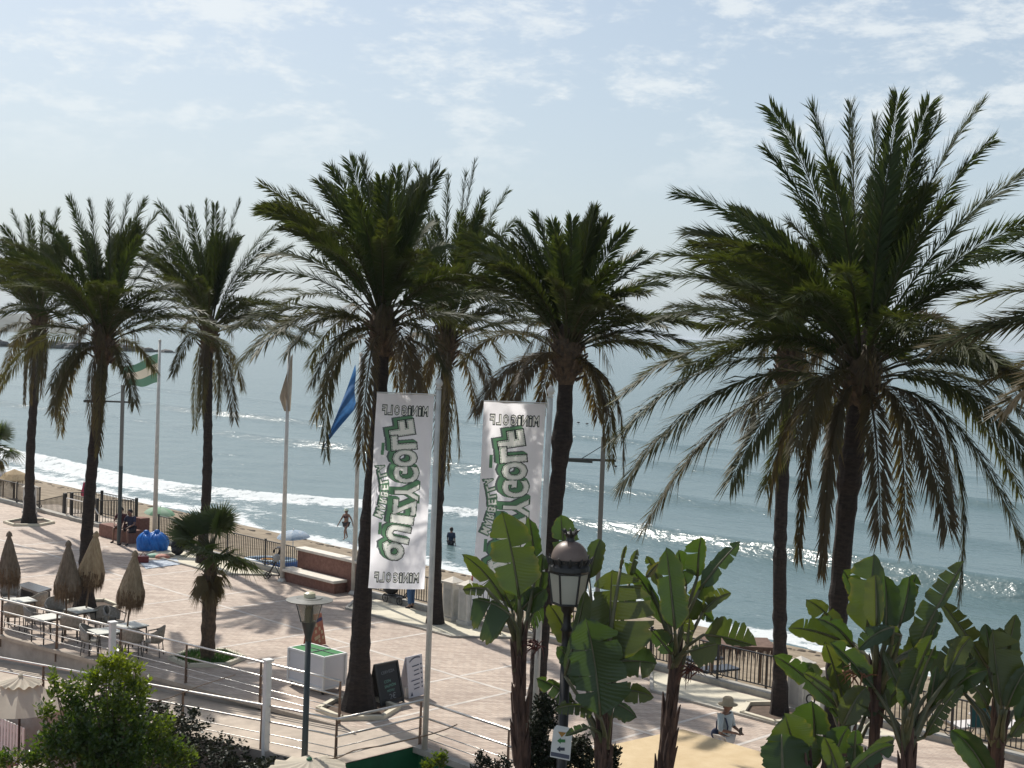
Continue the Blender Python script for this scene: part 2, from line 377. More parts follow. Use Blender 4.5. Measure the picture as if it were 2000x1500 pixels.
def foam_glint_at(u, v):
    f = 0.0
    sw = 47.6+1.0*fbm(u*1.3, 7, .45)+.6*fbm(u, 2, 1.1)
    f += 0.95*math.exp(-(max(0, v-sw-.2)/1.5)**2)*(1 if v > sw-.4 else 0)
    f += .36*math.exp(-((v-51.8-1.1*fbm(u, 3, .35))/1.2)**2)
    if u > 50: f += .36*min(1, (u-50)/8)*(1 if sw < v < crest_v(0, u) else 0)*(.75+.35*fbm(u, v, .5))
    if u < 52: f += .50*math.exp(-(max(0, v-sw-.2)/3.2)**2)*(1 if v > sw-.4 else 0)*min(1, (52-u)/8)
    x = v-crest_v(0, u)
    on = 1/(1+math.exp(-(u-63.5)/1.4))*(0.72+.38*fbm(u, 1, .6))
    on = max(on, .10)
    if x < 0: f += (.80+.45*fbm(u, v, 1.1)+.3*fbm(v, u, 2.6))*on*math.exp(-(x/1.8)**2)+.50*on*math.exp(-(x/5.0)**2)
    else: f += 1.05*on*math.exp(-(x/.7)**2)
    x1 = v-crest_v(1, u); f += .18*math.exp(-((u-58)/3.0)**2)*math.exp(-(x1/.7)**2)
    if 34 < u < 64: f += (.36+.14*math.sin(u*3.3)+.14*math.sin(u*7.9+1))*math.exp(-(x/.34)**2)  # sun glints along the crest, painted in as broken white foam specks
    return min(1, max(0, f))
us = list(np.concatenate([-np.geomspace(70000, 60, 34), np.arange(-50, 170, .62), np.geomspace(172, 70000, 44)]))
vs_ = list(np.concatenate([np.arange(46.4, 72, .26), np.arange(72, 135, .7), np.geomspace(136, 70000, 110)]))
b = MB(); w = len(us); fo = []
for v in vs_:
    for u in us:
        h = sea_h(u, v) if -80 < u < 400 and v < 900 else SEA
        b.v.append(tuple(UV(u, v, h))); b.a.append(foam_glint_at(u, v) if v < 90 and -60 < u < 240 else 0.0)
b.f = [(j*w+i, (j+1)*w+i, (j+1)*w+i+1, j*w+i+1) for j in range(len(vs_)-1) for i in range(w-1)]
def sea_mat():
    m = bpy.data.materials.new('sea water'); m.use_nodes = True; t = m.node_tree; N = t.nodes; L = t.links; p = N['Principled BSDF']; out = N['Material Output']
    p.inputs['Base Color'].default_value = (0.088, 0.142, 0.148, 1); p.inputs['Roughness'].default_value = 0.24; p.inputs['IOR'].default_value = 1.333
    tcn = N.new('ShaderNodeTexCoord')
    hs = []
    for sc, st, det, w_, rot in ((.30, (1, .34, 1), 4, 1.45, 47), (1.15, (1, .45, 1), 4, .42, 40), (4.2, (1, .6, 1), 3, .13, 52)):
        mp_ = N.new('ShaderNodeMapping'); mp_.inputs['Rotation'].default_value = (0, 0, rad(-rot)); L.new(tcn.outputs['Object'], mp_.inputs[0])
        mp2 = N.new('ShaderNodeMapping'); mp2.inputs['Scale'].default_value = st; L.new(mp_.outputs[0], mp2.inputs[0])
        nz = N.new('ShaderNodeTexNoise'); nz.inputs['Scale'].default_value = sc; nz.inputs['Detail'].default_value = det; nz.inputs['Roughness'].default_value = .55; nz.inputs['Distortion'].default_value = .4
        L.new(mp2.outputs[0], nz.inputs['Vector'])
        mu = N.new('ShaderNodeMath'); mu.operation = 'MULTIPLY'; mu.inputs[1].default_value = w_; L.new(nz.outputs[0], mu.inputs[0]); hs.append(mu.outputs[0])
    a1 = N.new('ShaderNodeMath'); L.new(hs[0], a1.inputs[0]); L.new(hs[1], a1.inputs[1])
    a2 = N.new('ShaderNodeMath'); L.new(a1.outputs[0], a2.inputs[0]); L.new(hs[2], a2.inputs[1])
    bp = N.new('ShaderNodeBump'); bp.inputs['Strength'].default_value = 1.0; bp.inputs['Distance'].default_value = 0.32; L.new(a2.outputs[0], bp.inputs['Height']); L.new(bp.outputs[0], p.inputs['Normal'])
    at = N.new('ShaderNodeAttribute'); at.attribute_name = 'dry'
    nf = N.new('ShaderNodeTexNoise'); nf.inputs['Scale'].default_value = 1.15; nf.inputs['Detail'].default_value = 8; nf.inputs['Roughness'].default_value = .72; L.new(tcn.outputs['Object'], nf.inputs['Vector'])
    vo = N.new('ShaderNodeTexVoronoi'); vo.inputs['Scale'].default_value = 2.3; vo.feature = 'DISTANCE_TO_EDGE'; L.new(tcn.outputs['Object'], vo.inputs['Vector'])
    s1 = N.new('ShaderNodeMath'); s1.operation = 'MULTIPLY_ADD'; s1.inputs[1].default_value = 1.05; s1.inputs[2].default_value = -1.27; L.new(at.outputs['Fac'], s1.inputs[0])
    s2 = N.new('ShaderNodeMath'); s2.operation = 'ADD'; L.new(s1.outputs[0], s2.inputs[2]); L.new(nf.outputs[0], s2.inputs[0]); s2.operation = 'MULTIPLY_ADD'; s2.inputs[1].default_value = 2.0
    s3 = N.new('ShaderNodeMath'); s3.operation = 'MULTIPLY_ADD'; s3.inputs[1].default_value = -.25; L.new(vo.outputs[0], s3.inputs[0]); L.new(s2.outputs[0], s3.inputs[2])
    mr = N.new('ShaderNodeMapRange'); mr.interpolation_type = 'SMOOTHSTEP'; mr.inputs['From Min'].default_value = .36; mr.inputs['From Max'].default_value = .70; L.new(s3.outputs[0], mr.inputs['Value'])
    df = N.new('ShaderNodeBsdfPrincipled'); df.inputs['Base Color'].default_value = (.62, .65, .65, 1); df.inputs['Roughness'].default_value = .8; 
    fb = N.new('ShaderNodeBump'); fb.inputs['Strength'].default_value = .7; fb.inputs['Distance'].default_value = .25; L.new(nf.outputs[0], fb.inputs['Height']); L.new(fb.outputs[0], df.inputs['Normal'])
    ms = N.new('ShaderNodeMixShader'); L.new(mr.outputs[0], ms.inputs[0]); L.new(p.outputs[0], ms.inputs[1]); L.new(df.outputs[0], ms.inputs[2]); L.new(ms.outputs[0], out.inputs['Surface'])
    return m
structure(b.build('sea', sea_mat(), smooth=True))

# breakwater and the low headland beyond it, far left
b = MB(); y0 = 505
for i in range(260):
    px = random.uniform(-120, 335); x = (px-1000)/FPX*y0; hgt = 2.3*(1 if px < 230 else max(.25, (345-px)/115))
    k = random.random(); r_ = random.uniform(1.0, 2.0)
    b.ball((x, y0+random.uniform(-2.5, 2.5), SEA+hgt*k-.5), r_, 6, 4, (1.2, 1, .7))
tag(b.build('breakwater', M_rock), 'long dark rock breakwater lying in the sea behind the leftmost palms', 'breakwater')
b = MB()
def hill(a, c):
    x = lerp(-560, -292, a); y = 930+lerp(-30, 160, c)
    prof = math.sin(math.pi*min(1, c*1.2+.0))**.8 if 0 < c < .83 else 0
    hh = 13*(1-max(0, (a-.78)/.22)**1.5)*(.75+.2*math.sin(a*17)+.1*math.sin(a*41+1))
    return (x, y, SEA-.5+hh*prof)
b.grid(hill, 70, 14); structure(b.build('headland', M_hill, smooth=True))
# ================================================================ PLANTS
M_frond = leaf_mat('date palm leaflets', (0.042, 0.062, 0.021), (0.100, 0.074, 0.048), rough=.55, trans=.28, tcol=(1.7, 1.65, .5), var=.3, scale=1.3, spec=.2)
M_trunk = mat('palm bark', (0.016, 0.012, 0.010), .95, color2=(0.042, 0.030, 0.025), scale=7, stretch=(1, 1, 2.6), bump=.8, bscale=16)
M_boot = mat('palm leaf bases', (0.05, 0.035, 0.024), .9, color2=(0.13, 0.085, 0.05), scale=9, bump=.5)
M_fan = leaf_mat('fan palm leaf', (0.065, 0.095, 0.035), (0.17, 0.125, 0.075), rough=.5, trans=.38, tcol=(1.5, 1.6, .8), scale=2)
M_bop = leaf_mat('bird of paradise leaf', (0.038, 0.064, 0.027), (0.18, 0.14, 0.045), rough=.27, trans=.38, tcol=(1.7, 1.85, .48), var=.45, scale=1.3, spec=.5)
def add_veins(m):
    t = m.node_tree; N = t.nodes; L = t.links; p = N['Principled BSDF']
    at = N.new('ShaderNodeAttribute'); at.attribute_name = 'vein'; mu = N.new('ShaderNodeMath'); mu.operation = 'MULTIPLY'; mu.inputs[1].default_value = 165; L.new(at.outputs['Fac'], mu.inputs[0])
    si = N.new('ShaderNodeMath'); si.operation = 'SINE'; L.new(mu.outputs[0], si.inputs[0])
    tcn = N.new('ShaderNodeTexCoord'); nz = N.new('ShaderNodeTexNoise'); nz.inputs['Scale'].default_value = 3.5; nz.inputs['Detail'].default_value = 5; L.new(tcn.outputs['Object'], nz.inputs['Vector'])
    ad = N.new('ShaderNodeMath'); ad.operation = 'MULTIPLY_ADD'; ad.inputs[1].default_value = 5.0; L.new(nz.outputs[0], ad.inputs[0]); L.new(si.outputs[0], ad.inputs[2])
    b = N.new('ShaderNodeBump'); b.inputs['Strength'].default_value = .13; b.inputs['Distance'].default_value = .012; L.new(ad.outputs[0], b.inputs['Height']); L.new(b.outputs[0], p.inputs['Normal'])
add_veins(M_bop)
M_petiole = mat('green petiole', (0.055, 0.065, 0.025), .45, color2=(0.12, 0.10, 0.05), scale=5)
M_bopstem = mat('fibrous brown stem', (0.035, 0.018, 0.014), .9, color2=(0.12, 0.065, 0.045), scale=12, stretch=(1, 1, .25), bump=.6)
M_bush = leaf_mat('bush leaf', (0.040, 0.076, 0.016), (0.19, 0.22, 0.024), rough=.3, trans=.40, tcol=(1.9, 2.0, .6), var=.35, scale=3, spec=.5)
M_hedge = leaf_mat('dark hedge leaf', (0.016, 0.024, 0.010), (0.10, 0.08, 0.045), rough=.5, trans=.15, scale=4)
M_wood = mat('old wood', (0.13, 0.085, 0.055), .85, color2=(0.21, 0.15, 0.10), scale=10, stretch=(1, 1, .3))

class Fronds:
    def __init__(s): s.v = []; s.f = []; s.a = []; s.n = 0
    def frond(s, p0, p1, p2, n=90, llen=.46, dry=0.0, tipdry=.0, vee=.55, droop=.10, wid=.021, bare=.16, roll=0.0, plume=.27, fw=0.0):
        p0, p1, p2 = (np.array(p, float) for p in (p0, p1, p2))
        t = np.linspace(bare, 1, n)
        P = np.outer((1-t)**2, p0)+np.outer(2*t*(1-t), p1)+np.outer(t*t, p2)
        T = np.outer(2*(1-t), p1-p0)+np.outer(2*t, p2-p1); T /= np.linalg.norm(T, axis=1)[:, None]
        up = np.array([0, 0, 1.0]); sd = np.cross(T, up); ln = np.linalg.norm(sd, axis=1)[:, None]
        chord = p2-p0; h = np.cross(np.array([chord[0], chord[1], 0]), up); h = h/(np.linalg.norm(h)+1e-9)
        sd = np.where(ln > .25, sd/np.maximum(ln, 1e-6), h); flip = np.sign((sd@h))[:, None]; flip[flip == 0] = 1; sd = sd*flip
        sd /= np.linalg.norm(sd, axis=1)[:, None]
        nm = np.cross(sd, T); 
        if roll: sd, nm = sd*math.cos(roll)+nm*math.sin(roll), nm*math.cos(roll)-sd*math.sin(roll)
        q = (t-bare)/(1-bare)
        L = llen*(np.clip(.40+2.0*q, 0, 1)*(1-.34*np.clip((q-.55)/.45, 0, 1)**2))
        for sg in (-1, 1):
            ang = np.deg2rad(40-13*q-fw*.7)+rng.normal(0, .08, n); ve = vee+rng.normal(0, .16+plume, n)
            d = T*np.cos(ang)[:, None]+(sd*(sg*np.cos(ve))[:, None]+nm*np.sin(ve)[:, None])*np.sin(ang)[:, None]
            l = (L*rng.uniform(.86, 1.1, n))[:, None]
            base = P; mid = P+d*l*.42; tip = P+d*l; tip[:, 2] -= (droop*l[:, 0]*rng.uniform(.4, 1.7, n)); mid[:, 2] -= .12*droop*l[:, 0]
            wv = np.cross(d, sd*sg*.35+nm); wv /= np.linalg.norm(wv, axis=1)[:, None]; ww = wid*(.75+.5*rng.random(n))[:, None]
            V = np.stack([base, mid+wv*ww, tip, mid-wv*ww], 1).reshape(-1, 3)
            k = s.n+4*np.arange(n)[:, None]+np.array([0, 1, 2, 3]); s.v.append(V); s.f.append(k)
            dd = np.clip(dry+tipdry*q+rng.normal(0, .05, n), 0, 1); s.a.append(np.repeat(dd, 4)); s.n += 4*n
        # rachis: a three-sided rib
        m = 9; t = np.linspace(0, 1, m); P = np.outer((1-t)**2, p0)+np.outer(2*t*(1-t), p1)+np.outer(t*t, p2)
        r_ = np.linspace(.036, .007, m)[:, None]; side = h; upv = np.cross(side, chord/np.linalg.norm(chord))
        R = np.stack([P+side*r_, P-side*r_, P+upv*r_*.9], 1).reshape(-1, 3); ks = []
        for i in range(m-1):
            for j in range(3): ks.append([s.n+3*i+j, s.n+3*i+(j+1) % 3, s.n+3*i+3+(j+1) % 3, s.n+3*i+3+j])
        s.v.append(R); s.f.append(np.array(ks)); s.a.append(np.full(len(R), min(1, .38+dry*.6))); s.n += len(R)
    def build(s, name, m, parent):
        off = np.array(parent.location); V = np.concatenate(s.v)-off; F = np.concatenate(s.f); A = np.concatenate(s.a)
        me = bpy.data.meshes.new(name); me.vertices.add(len(V)); me.vertices.foreach_set('co', V.ravel())
        me.loops.add(F.size); me.loops.foreach_set('vertex_index', F.ravel()); me.polygons.add(len(F))
        me.polygons.foreach_set('loop_start', np.arange(0, F.size, 4)); 
        at = me.attributes.new('dry', 'FLOAT', 'POINT'); at.data.foreach_set('value', A.astype(np.float32))
        me.materials.append(m); me.update(calc_edges=True); me.validate()
        o = bpy.data.objects.new(name, me); COL.objects.link(o); o.parent = parent; return o

def date_palm(base, crown, L, tips, label, nfill=46, r0=.22, r1=.17, flare=.16, dead=4, bulge=None, llen=.54, npair=125, vfill=(-.02, 1.42), dryb=0.0, wid=.017):
    base = Vector(base); crown = Vector(crown); t = thing('palm_tree', base, label, 'palm tree', 'date palms along the promenade')
    Y = crown.y
    # trunk
    b = MB(); n = 40; H = crown.z-base.z; pts = []; rr = []
    ph = random.random()*6
    for i in range(n+1):
        q = i/n; p = base.lerp(crown, q)+Vector((.10*math.sin(q*3.1+ph)*q*(1-q)*4, .05*math.sin(q*2+ph)*(1-q)*q*4, 0))
        r_ = lerp(r0, r1, q)+flare*math.exp(-q*H/.55)+.012*math.sin(i*2.9)+.012*random.uniform(-1, 1)
        if bulge: r_ += bulge[1]*math.exp(-((q-bulge[0])/.05)**2)
        pts.append(p-Z*(.15 if i == 0 else 0)); rr.append(r_)
    k = 14; vs = []
    for p, r_ in zip(pts, rr):
        for j in range(k):
            a = 2*math.pi*j/k; q = r_*(1+.05*random.uniform(-1, 1)); vs.append(p+Vector((q*math.cos(a), q*math.sin(a), random.uniform(-.03, .03))))
    b.add(vs, [(i*k+j, i*k+(j+1) % k, (i+1)*k+(j+1) % k, (i+1)*k+j) for i in range(n) for j in range(k)])
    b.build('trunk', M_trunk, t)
    # swollen head of cut leaf bases under the crown
    b = MB(); b.lathe([(r1, -.75), (r1+.07, -.5), (r1+.17, -.15), (r1+.15, .15), (r1+.05, .5), (.06, .8)], crown, 14, wob=lambda i, j, a: 1+.1*random.uniform(-1, 1))
    for i in range(46):
        a = i*2.399; z = lerp(-.6, .45, i/46); r_ = r1+.12; p = crown+Vector((r_*math.cos(a), r_*math.sin(a), z)); d = Vector((math.cos(a), math.sin(a), random.uniform(.5, 1.5))).normalized()
        b.tube([p-d*.1, p+d*random.uniform(.12, .34)], [.055, .02], 5)
    b.build('leaf_bases', M_boot, t)
    fr = Fronds(); sgn = 1
    def start(el, az):
        return crown+Vector((.16*math.cos(az), .16*math.sin(az), lerp(-.25, .45, max(0, min(1, (el+.6)/1.8)))))
    def arch(p0, tip, el, L_):
        ch = tip-p0; hor = Vector((ch.x, ch.y, 0)); hl = hor.length
        if el > .75: c = p0.lerp(tip, .52)+Z*(.13*L_)-hor*.16
        elif el > -.1: c = p0.lerp(tip, .46)+Z*(.27*L_)
        elif el > -.8: c = p0.lerp(tip, .50)+Z*(.36*L_)+hor.normalized()*(.06*L_)
        else: c = p0.lerp(tip, .40)+Z*(.38*L_)+(hor.normalized()*(.30*L_) if hl > .05 else Vector((.1, 0, 0)))
        return c
    for spec in tips:
        px, py = spec[0], spec[1]; dr = spec[2] if len(spec) > 2 else None
        tip = D(px, py, Y); ch = tip-crown; c = ch.length; Lt = L*(.9 if ch.z > 0 else .95)
        dy = 0
        if c < Lt:
            dy = sgn*min(math.sqrt(Lt*Lt-c*c), .75*L)*random.uniform(.7, 1); sgn = -sgn
        tip = D(px, py, Y+dy); ch = tip-crown; el = math.atan2(ch.z, math.hypot(ch.x, ch.y)); p0 = start(el, math.atan2(ch.y, ch.x))
        dry = dr if dr is not None else max(0, min(.75, .10-.75*el if el < .2 else 0))
        fr.frond(p0, arch(p0, tip, el, ch.length), tip, n=npair, llen=llen*random.uniform(.9, 1.1)*(.72 if el < -.95 else 1), fw=16 if el < -.95 else 0, dry=dry+dryb, tipdry=.15 if el < .3 else .05, vee=.32 if el > -.3 else .15, droop=.12 if el > -.2 else .30, roll=random.gauss(0, .7) if el > .6 else random.gauss(0, .35), wid=wid)
    for i in range(nfill):
        az = i*2.39996+random.uniform(-.2, .2); el = lerp(vfill[0], vfill[1], ((i*0.618) % 1)**.8)+random.gauss(0, .06)
        l = L*random.uniform(.78, .98)*(.88 if el > 1.0 else 1 if el > 0 else .95); d = Vector((math.cos(az)*math.cos(el), math.sin(az)*math.cos(el), math.sin(el)))
        p0 = start(el, az); tip = p0+d*l*.95
        dry = max(0, min(.6, .12-.5*el)) if el < .2 else random.uniform(0, .08)
        fr.frond(p0, arch(p0, tip, el, l), tip, n=npair, llen=llen*random.uniform(.85, 1.08)*(1 if el > -.1 else .8), dry=dry+dryb, tipdry=.12, vee=.32, droop=.12 if el > 0 else .3, roll=random.gauss(0, .7) if el > .6 else random.gauss(0, .4), wid=wid)
    fr.build('crown', M_frond, t)
    fr = Fronds()                                                   # old fronds hanging against the trunk
    for i in range(dead):
        az = random.uniform(0, 6.28); el = random.uniform(-1.35, -.75); l = L*random.uniform(.5, .85); d = Vector((math.cos(az)*math.cos(el), math.sin(az)*math.cos(el), math.sin(el)))
        p0 = crown+Vector((.2*math.cos(az), .2*math.sin(az), -.25)); tip = p0+d*l
        fr.frond(p0, arch(p0, tip, el, l), tip, n=int(npair*.75), llen=llen*.75, dry=random.uniform(.55, 1), vee=.1, droop=.5, plume=.1, roll=random.gauss(0, .4), wid=wid*.9)
    # fruit stalks
    for i in range(8):
        az = random.uniform(0, 6.28); p0 = crown+Z*.25; d = Vector((math.cos(az), math.sin(az), 0))
        fr.frond(p0, p0+d*.55+Z*.7, p0+d*random.uniform(.9, 1.2)+Z*random.uniform(-.5, .3), n=16, llen=.34, dry=.9, vee=.0, droop=.9, bare=.55, wid=.012)
    fr.build('dry_fronds', M_frond, t)
    return t

PALMS = []
base = G(57, 1022); PALMS.append(date_palm(base, D(77, 628, base.y), 4.5, [(25, 415), (57, 428), (83, 420), (114, 413), (8, 446), (-20, 470), (-60, 560), (0, 608), (-2, 760), (60, 780), (48, 785), (-40, 690), (120, 470), (150, 540), (30, 700)],
    'tall date palm at the far left end, standing in a white hexagonal kerb', r0=.21, r1=.18, flare=.18))
base = G(165, 1187); PALMS.append(date_palm(base, D(203, 668, base.y), 4.45, [(96, 441), (137, 390), (175, 396), (213, 400), (251, 388), (281, 393), (306, 418), (337, 476), (60, 500), (20, 560), (2, 610), (3, 747), (100, 755), (118, 842), (101, 798), (228, 712), (263, 790), (345, 560), (330, 620), (300, 720), (30, 660), (122, 560), (270, 470), (160, 450)],
    'date palm whose base stands beside the thatched parasols, second from the left', r0=.205, r1=.168, flare=.22))
base = UV(46.6, 29.75); PALMS.append(date_palm(base, D(408, 652, base.y), 4.6, [(311, 400), (355, 410), (372, 408), (403, 395), (420, 403), (438, 415), (467, 395), (542, 438), (566, 482), (579, 567), (533, 472), (317, 448), (294, 463), (458, 816), (425, 773), (337, 730), (474, 757), (500, 640), (560, 620), (270, 560), (290, 640), (390, 470), (445, 480)],
    'date palm rising behind the small fan palm, between two flagpoles', r0=.19, r1=.18, flare=.1))
base = G(700, 1385); PALMS.append(date_palm(base, D(748, 640, base.y), 4.5, [(547, 400), (611, 484), (640, 361), (649, 331), (685, 318), (708, 315), (744, 351), (775, 337), (798, 334), (823, 358), (484, 536), (520, 500, .1), (452, 640), (606, 711), (610, 745), (628, 757), (560, 690), (778, 757, .9), (812, 757, .9), (617, 812, .7), (706, 897, .9), (880, 480), (905, 560), (900, 640), (870, 720), (720, 430), (660, 450), (840, 440), (800, 560), (540, 600), (500, 690, .3), (465, 712, .3), (690, 380), (730, 370), (760, 365), (790, 380)],
    'date palm in the middle of the promenade beside the black menu board', r0=.25, r1=.172, flare=.27, nfill=30))
base = G(850, 1217); PALMS.append(date_palm(base, D(873, 672, base.y), 5.3, [(815, 328), (876, 348), (928, 318), (910, 342), (947, 380), (990, 375), (1003, 436), (1010, 500), (930, 802, .9), (1000, 620), (985, 560), (960, 440), (850, 420), (780, 480), (760, 720, .8), (790, 760, .9), (980, 700, .6), (965, 780, .9), (820, 800, .9), (900, 420), (780, 400)],
    'date palm behind the left banner pole, rooted by the pair of white pillars', r0=.20, r1=.15, flare=.14, nfill=38))
base = UV(22.0, 23.2); PALMS.append(date_palm(base, D(1108, 688, base.y), 3.55, [(1017, 439), (1047, 424), (1117, 433), (1161, 411), (1176, 439), (1223, 453), (1249, 494), (1278, 503), (1293, 556), (1258, 623), (1267, 695), (959, 503), (953, 538), (926, 562), (900, 711, .5), (929, 802, .9), (979, 785, .9), (1000, 790, .9), (1055, 785, .9), (1184, 800, .8), (1167, 814, .9), (1090, 470), (1140, 480), (1200, 520), (1010, 520), (1080, 440)],
    'smaller date palm behind the right banner and the black lantern', r0=.2, r1=.175, flare=.1, nfill=46, dead=4, bulge=(.78, .06), llen=.46))
base = UV(13.4, 21.9); PALMS.append(date_palm(base, D(1682, 726, base.y), 4.45, [(1508, 216), (1500, 296), (1588, 216), (1660, 212), (1708, 240), (1754, 198), (1814, 208), (1832, 236), (1916, 204), (1936, 276), (1328, 380), (1452, 416), (1316, 500), (1272, 544), (1288, 620), (1212, 775), (1208, 852, .15), (1216, 944, .25), (1260, 1028, .5), (1428, 940, .25), (1496, 948, .15), (1556, 868, .6), (1560, 1084, .7), (1606, 1108, .8), (1668, 904, .3), (1720, 1040, .8), (1766, 1064, .75), (1852, 1028, .7), (1872, 1172, .35), (1996, 1068, .2), (2045, 315), (2060, 430), (1860, 640, .8), (2010, 900, .2), (1990, 960, .2), (1400, 700), (1380, 640), (1340, 720), (1420, 560), (1480, 480), (1560, 400), (1620, 330), (1780, 330), (1850, 400), (1950, 500), (1900, 560), (1700, 400), (1740, 300)],
    'largest date palm, its wide crown hanging over the right half of the sea', r0=.155, r1=.185, flare=.1, nfill=36, llen=.57, npair=150, vfill=(-.40, 1.3), dead=3, bulge=(.80, .045), wid=.0165))
base = G(1522, 1395); PALMS.append(date_palm(base, D(1540, 706, base.y), 3.1, [(1295, 620, .2), (1310, 600, .2), (1380, 580, .3), (1460, 830, .6), (1620, 820, .6), (1480, 640, .4), (1590, 760, .6)],
    'slim date palm behind the largest palm, rooted beside the hatted person', r0=.185, r1=.15, flare=.09, nfill=32, dryb=.08))
base = UV(6.4, 21.9); PALMS.append(date_palm(base, UV(6.4, 21.9, 9.25), 4.4, [(1850, 668), (1826, 676, .5), (1935, 740, .5), (1960, 800, .7), (1890, 590, .2), (1905, 640, .2), (1920, 500), (1990, 455)],
    'date palm past the right edge whose fronds reach in from the side', nfill=46, r0=.23, r1=.21, npair=135, llen=.56))

# hexagonal white kerbs round the palm roots
def hex_kerb(c, r_, label, rot=.2):
    b = MB(); pts = [Vector((c[0]+r_*math.cos(rot+i*math.pi/3), c[1]+r_*math.sin(rot+i*math.pi/3), .05)) for i in range(6)]
    for i in range(6): b.bar(pts[i], pts[(i+1) % 6]+(pts[(i+1) % 6]-pts[i]).normalized()*.05, .12, .11)
    o = b.build('tree_kerb', M_pale); tag(o, label, 'kerb', 'hexagonal tree kerbs')
    b = MB(); b.sheet([tuple(p-Z*.036) for p in pts]); return b
s = MB()
for c, r_, lb in ((G(57, 1022), 1.05, 'white hexagonal kerb round the leftmost palm'), (G(165, 1187), 1.1, 'white hexagonal kerb round the palm by the parasols'), (G(700, 1387), .98, 'white hexagonal kerb round the palm by the menu boards'), (G(405, 1288), 1.0, 'white hexagonal kerb full of grass round the fan palm'), (G(1522, 1395), 1.0, 'white hexagonal kerb behind the hatted person')):
    k = hex_kerb(c, r_, lb); s.add(k.v, k.f)
structure(s.build('soil', mat('dry soil', (0.10, 0.07, 0.05), .95, var=.3, scale=4)))

# ---------------------------------------------------------------- fan palms
def fan_leaf(fr, hub, tip, R, dry=0.0, n=30, spread=1.75, sag=.25):
    hub = Vector(hub); tip = Vector(tip); d = (tip-hub).normalized(); side = d.cross(Z); side = side.normalized() if side.length > .1 else Vector((1, 0, 0)); nm = side.cross(d)
    tilt = random.uniform(-.5, .5); side, nm = side*math.cos(tilt)+nm*math.sin(tilt), nm*math.cos(tilt)-side*math.sin(tilt)
    fr.tube([hub, hub.lerp(tip, .5)+Z*.08, tip], [.018, .013, .01], 5, dry=max(.3, dry))
    for i in range(n):
        a = lerp(-spread, spread, i/(n-1)); dd = d*math.cos(a)+side*math.sin(a)+nm*(.18*abs(math.sin(a))); l = R*(1-.22*abs(a)/spread)*random.uniform(.9, 1.05)
        wv = dd.cross(nm).normalized(); q1 = tip+dd*l*.5; q2 = tip+dd*l-Z*(sag*l*random.uniform(.5, 1.4))
        fr.add([tip, q1+wv*R*.026+nm*.01, q2, q1-wv*R*.026-nm*.01], [(0, 1, 2, 3)], min(1, dry+random.uniform(0, .1)))
def fan_palm(base, top, label, R, pet, n=22, skirt=26, r_=.2):
    base = Vector(base); top = Vector(top); t = thing('fan_palm', base, label, 'fan palm')
    b = MB(); k = 24; pts = [base.lerp(top, i/k) for i in range(k+1)]; b.tube([p-Z*.05 for p in pts], [r_*(1.05-.25*i/k)*(1+.13*random.uniform(-1, 1)) for i in range(k+1)], 11); 
    for i in range(46):
        a = i*2.4; q = random.uniform(.45, 1); p = base.lerp(top, q); dv = Vector((math.cos(a), math.sin(a), .7)).normalized(); b.tube([p+dv*r_*.7, p+dv*(r_+.12)], [.04, .012], 4)
    b.build('trunk', M_boot, t)
    fr = MB()
    for i in range(n):
        az = i*2.4; el = lerp(-.25, 1.45, ((i*.618) % 1)**.85); d = Vector((math.cos(az)*math.cos(el), math.sin(az)*math.cos(el), math.sin(el))); tip = top+d*pet*random.uniform(.8, 1.1)
        fan_leaf(fr, top, tip, R*random.uniform(.85, 1.1), max(0, -.3*el)+random.uniform(0, .1), sag=.15+.25*max(0, .8-el))
    fr.build('crown', M_fan, t)
    fr = MB()
    for i in range(skirt):
        az = i*2.4; el = random.uniform(-1.35, -.7); d = Vector((math.cos(az)*math.cos(el), math.sin(az)*math.cos(el), math.sin(el))); tip = top-Z*.1+d*pet*random.uniform(.3, .5)
        fan_leaf(fr, top-Z*random.uniform(.1, .6), tip-Z*random.uniform(.1, .5), R*.55, random.uniform(.65, 1), n=18, spread=1.0, sag=.6)
    if skirt: fr.build('dry_skirt', M_fan, t)
    return t
base = G(405, 1288); fan_palm(base, D(413, 1085, base.y), 'short shaggy fan palm with a skirt of dead leaves on the promenade', 0.85, .85, n=46, skirt=44, r_=.205)
p = D(-6, 878, 74); fan_palm(Vector((p.x, p.y, beach_z(*uvof(p)))), p, 'fan palm at the left edge standing down on the beach', 1.1, .8, n=24, skirt=10, r_=.16)
b = MB(); g = G(405, 1288)
for i in range(1500):
    a = random.uniform(0, 6.28); r_ = .92*math.sqrt(random.random()); p = Vector((g.x+r_*math.cos(a), g.y+r_*math.sin(a), .0)); h = random.uniform(.08, .2); q = Vector((random.uniform(-.08, .08), random.uniform(-.08, .08), h)); b.add([p+Vector((-.01, 0, 0)), p+Vector((.01, 0, 0)), p+q], [(0, 1, 2)])
structure(b.build('grass', mat('grass blades', (0.05, 0.12, 0.02), .7, var=.4, scale=5, trans=.25)), 'short green grass inside the kerb of the fan palm', 'stuff')

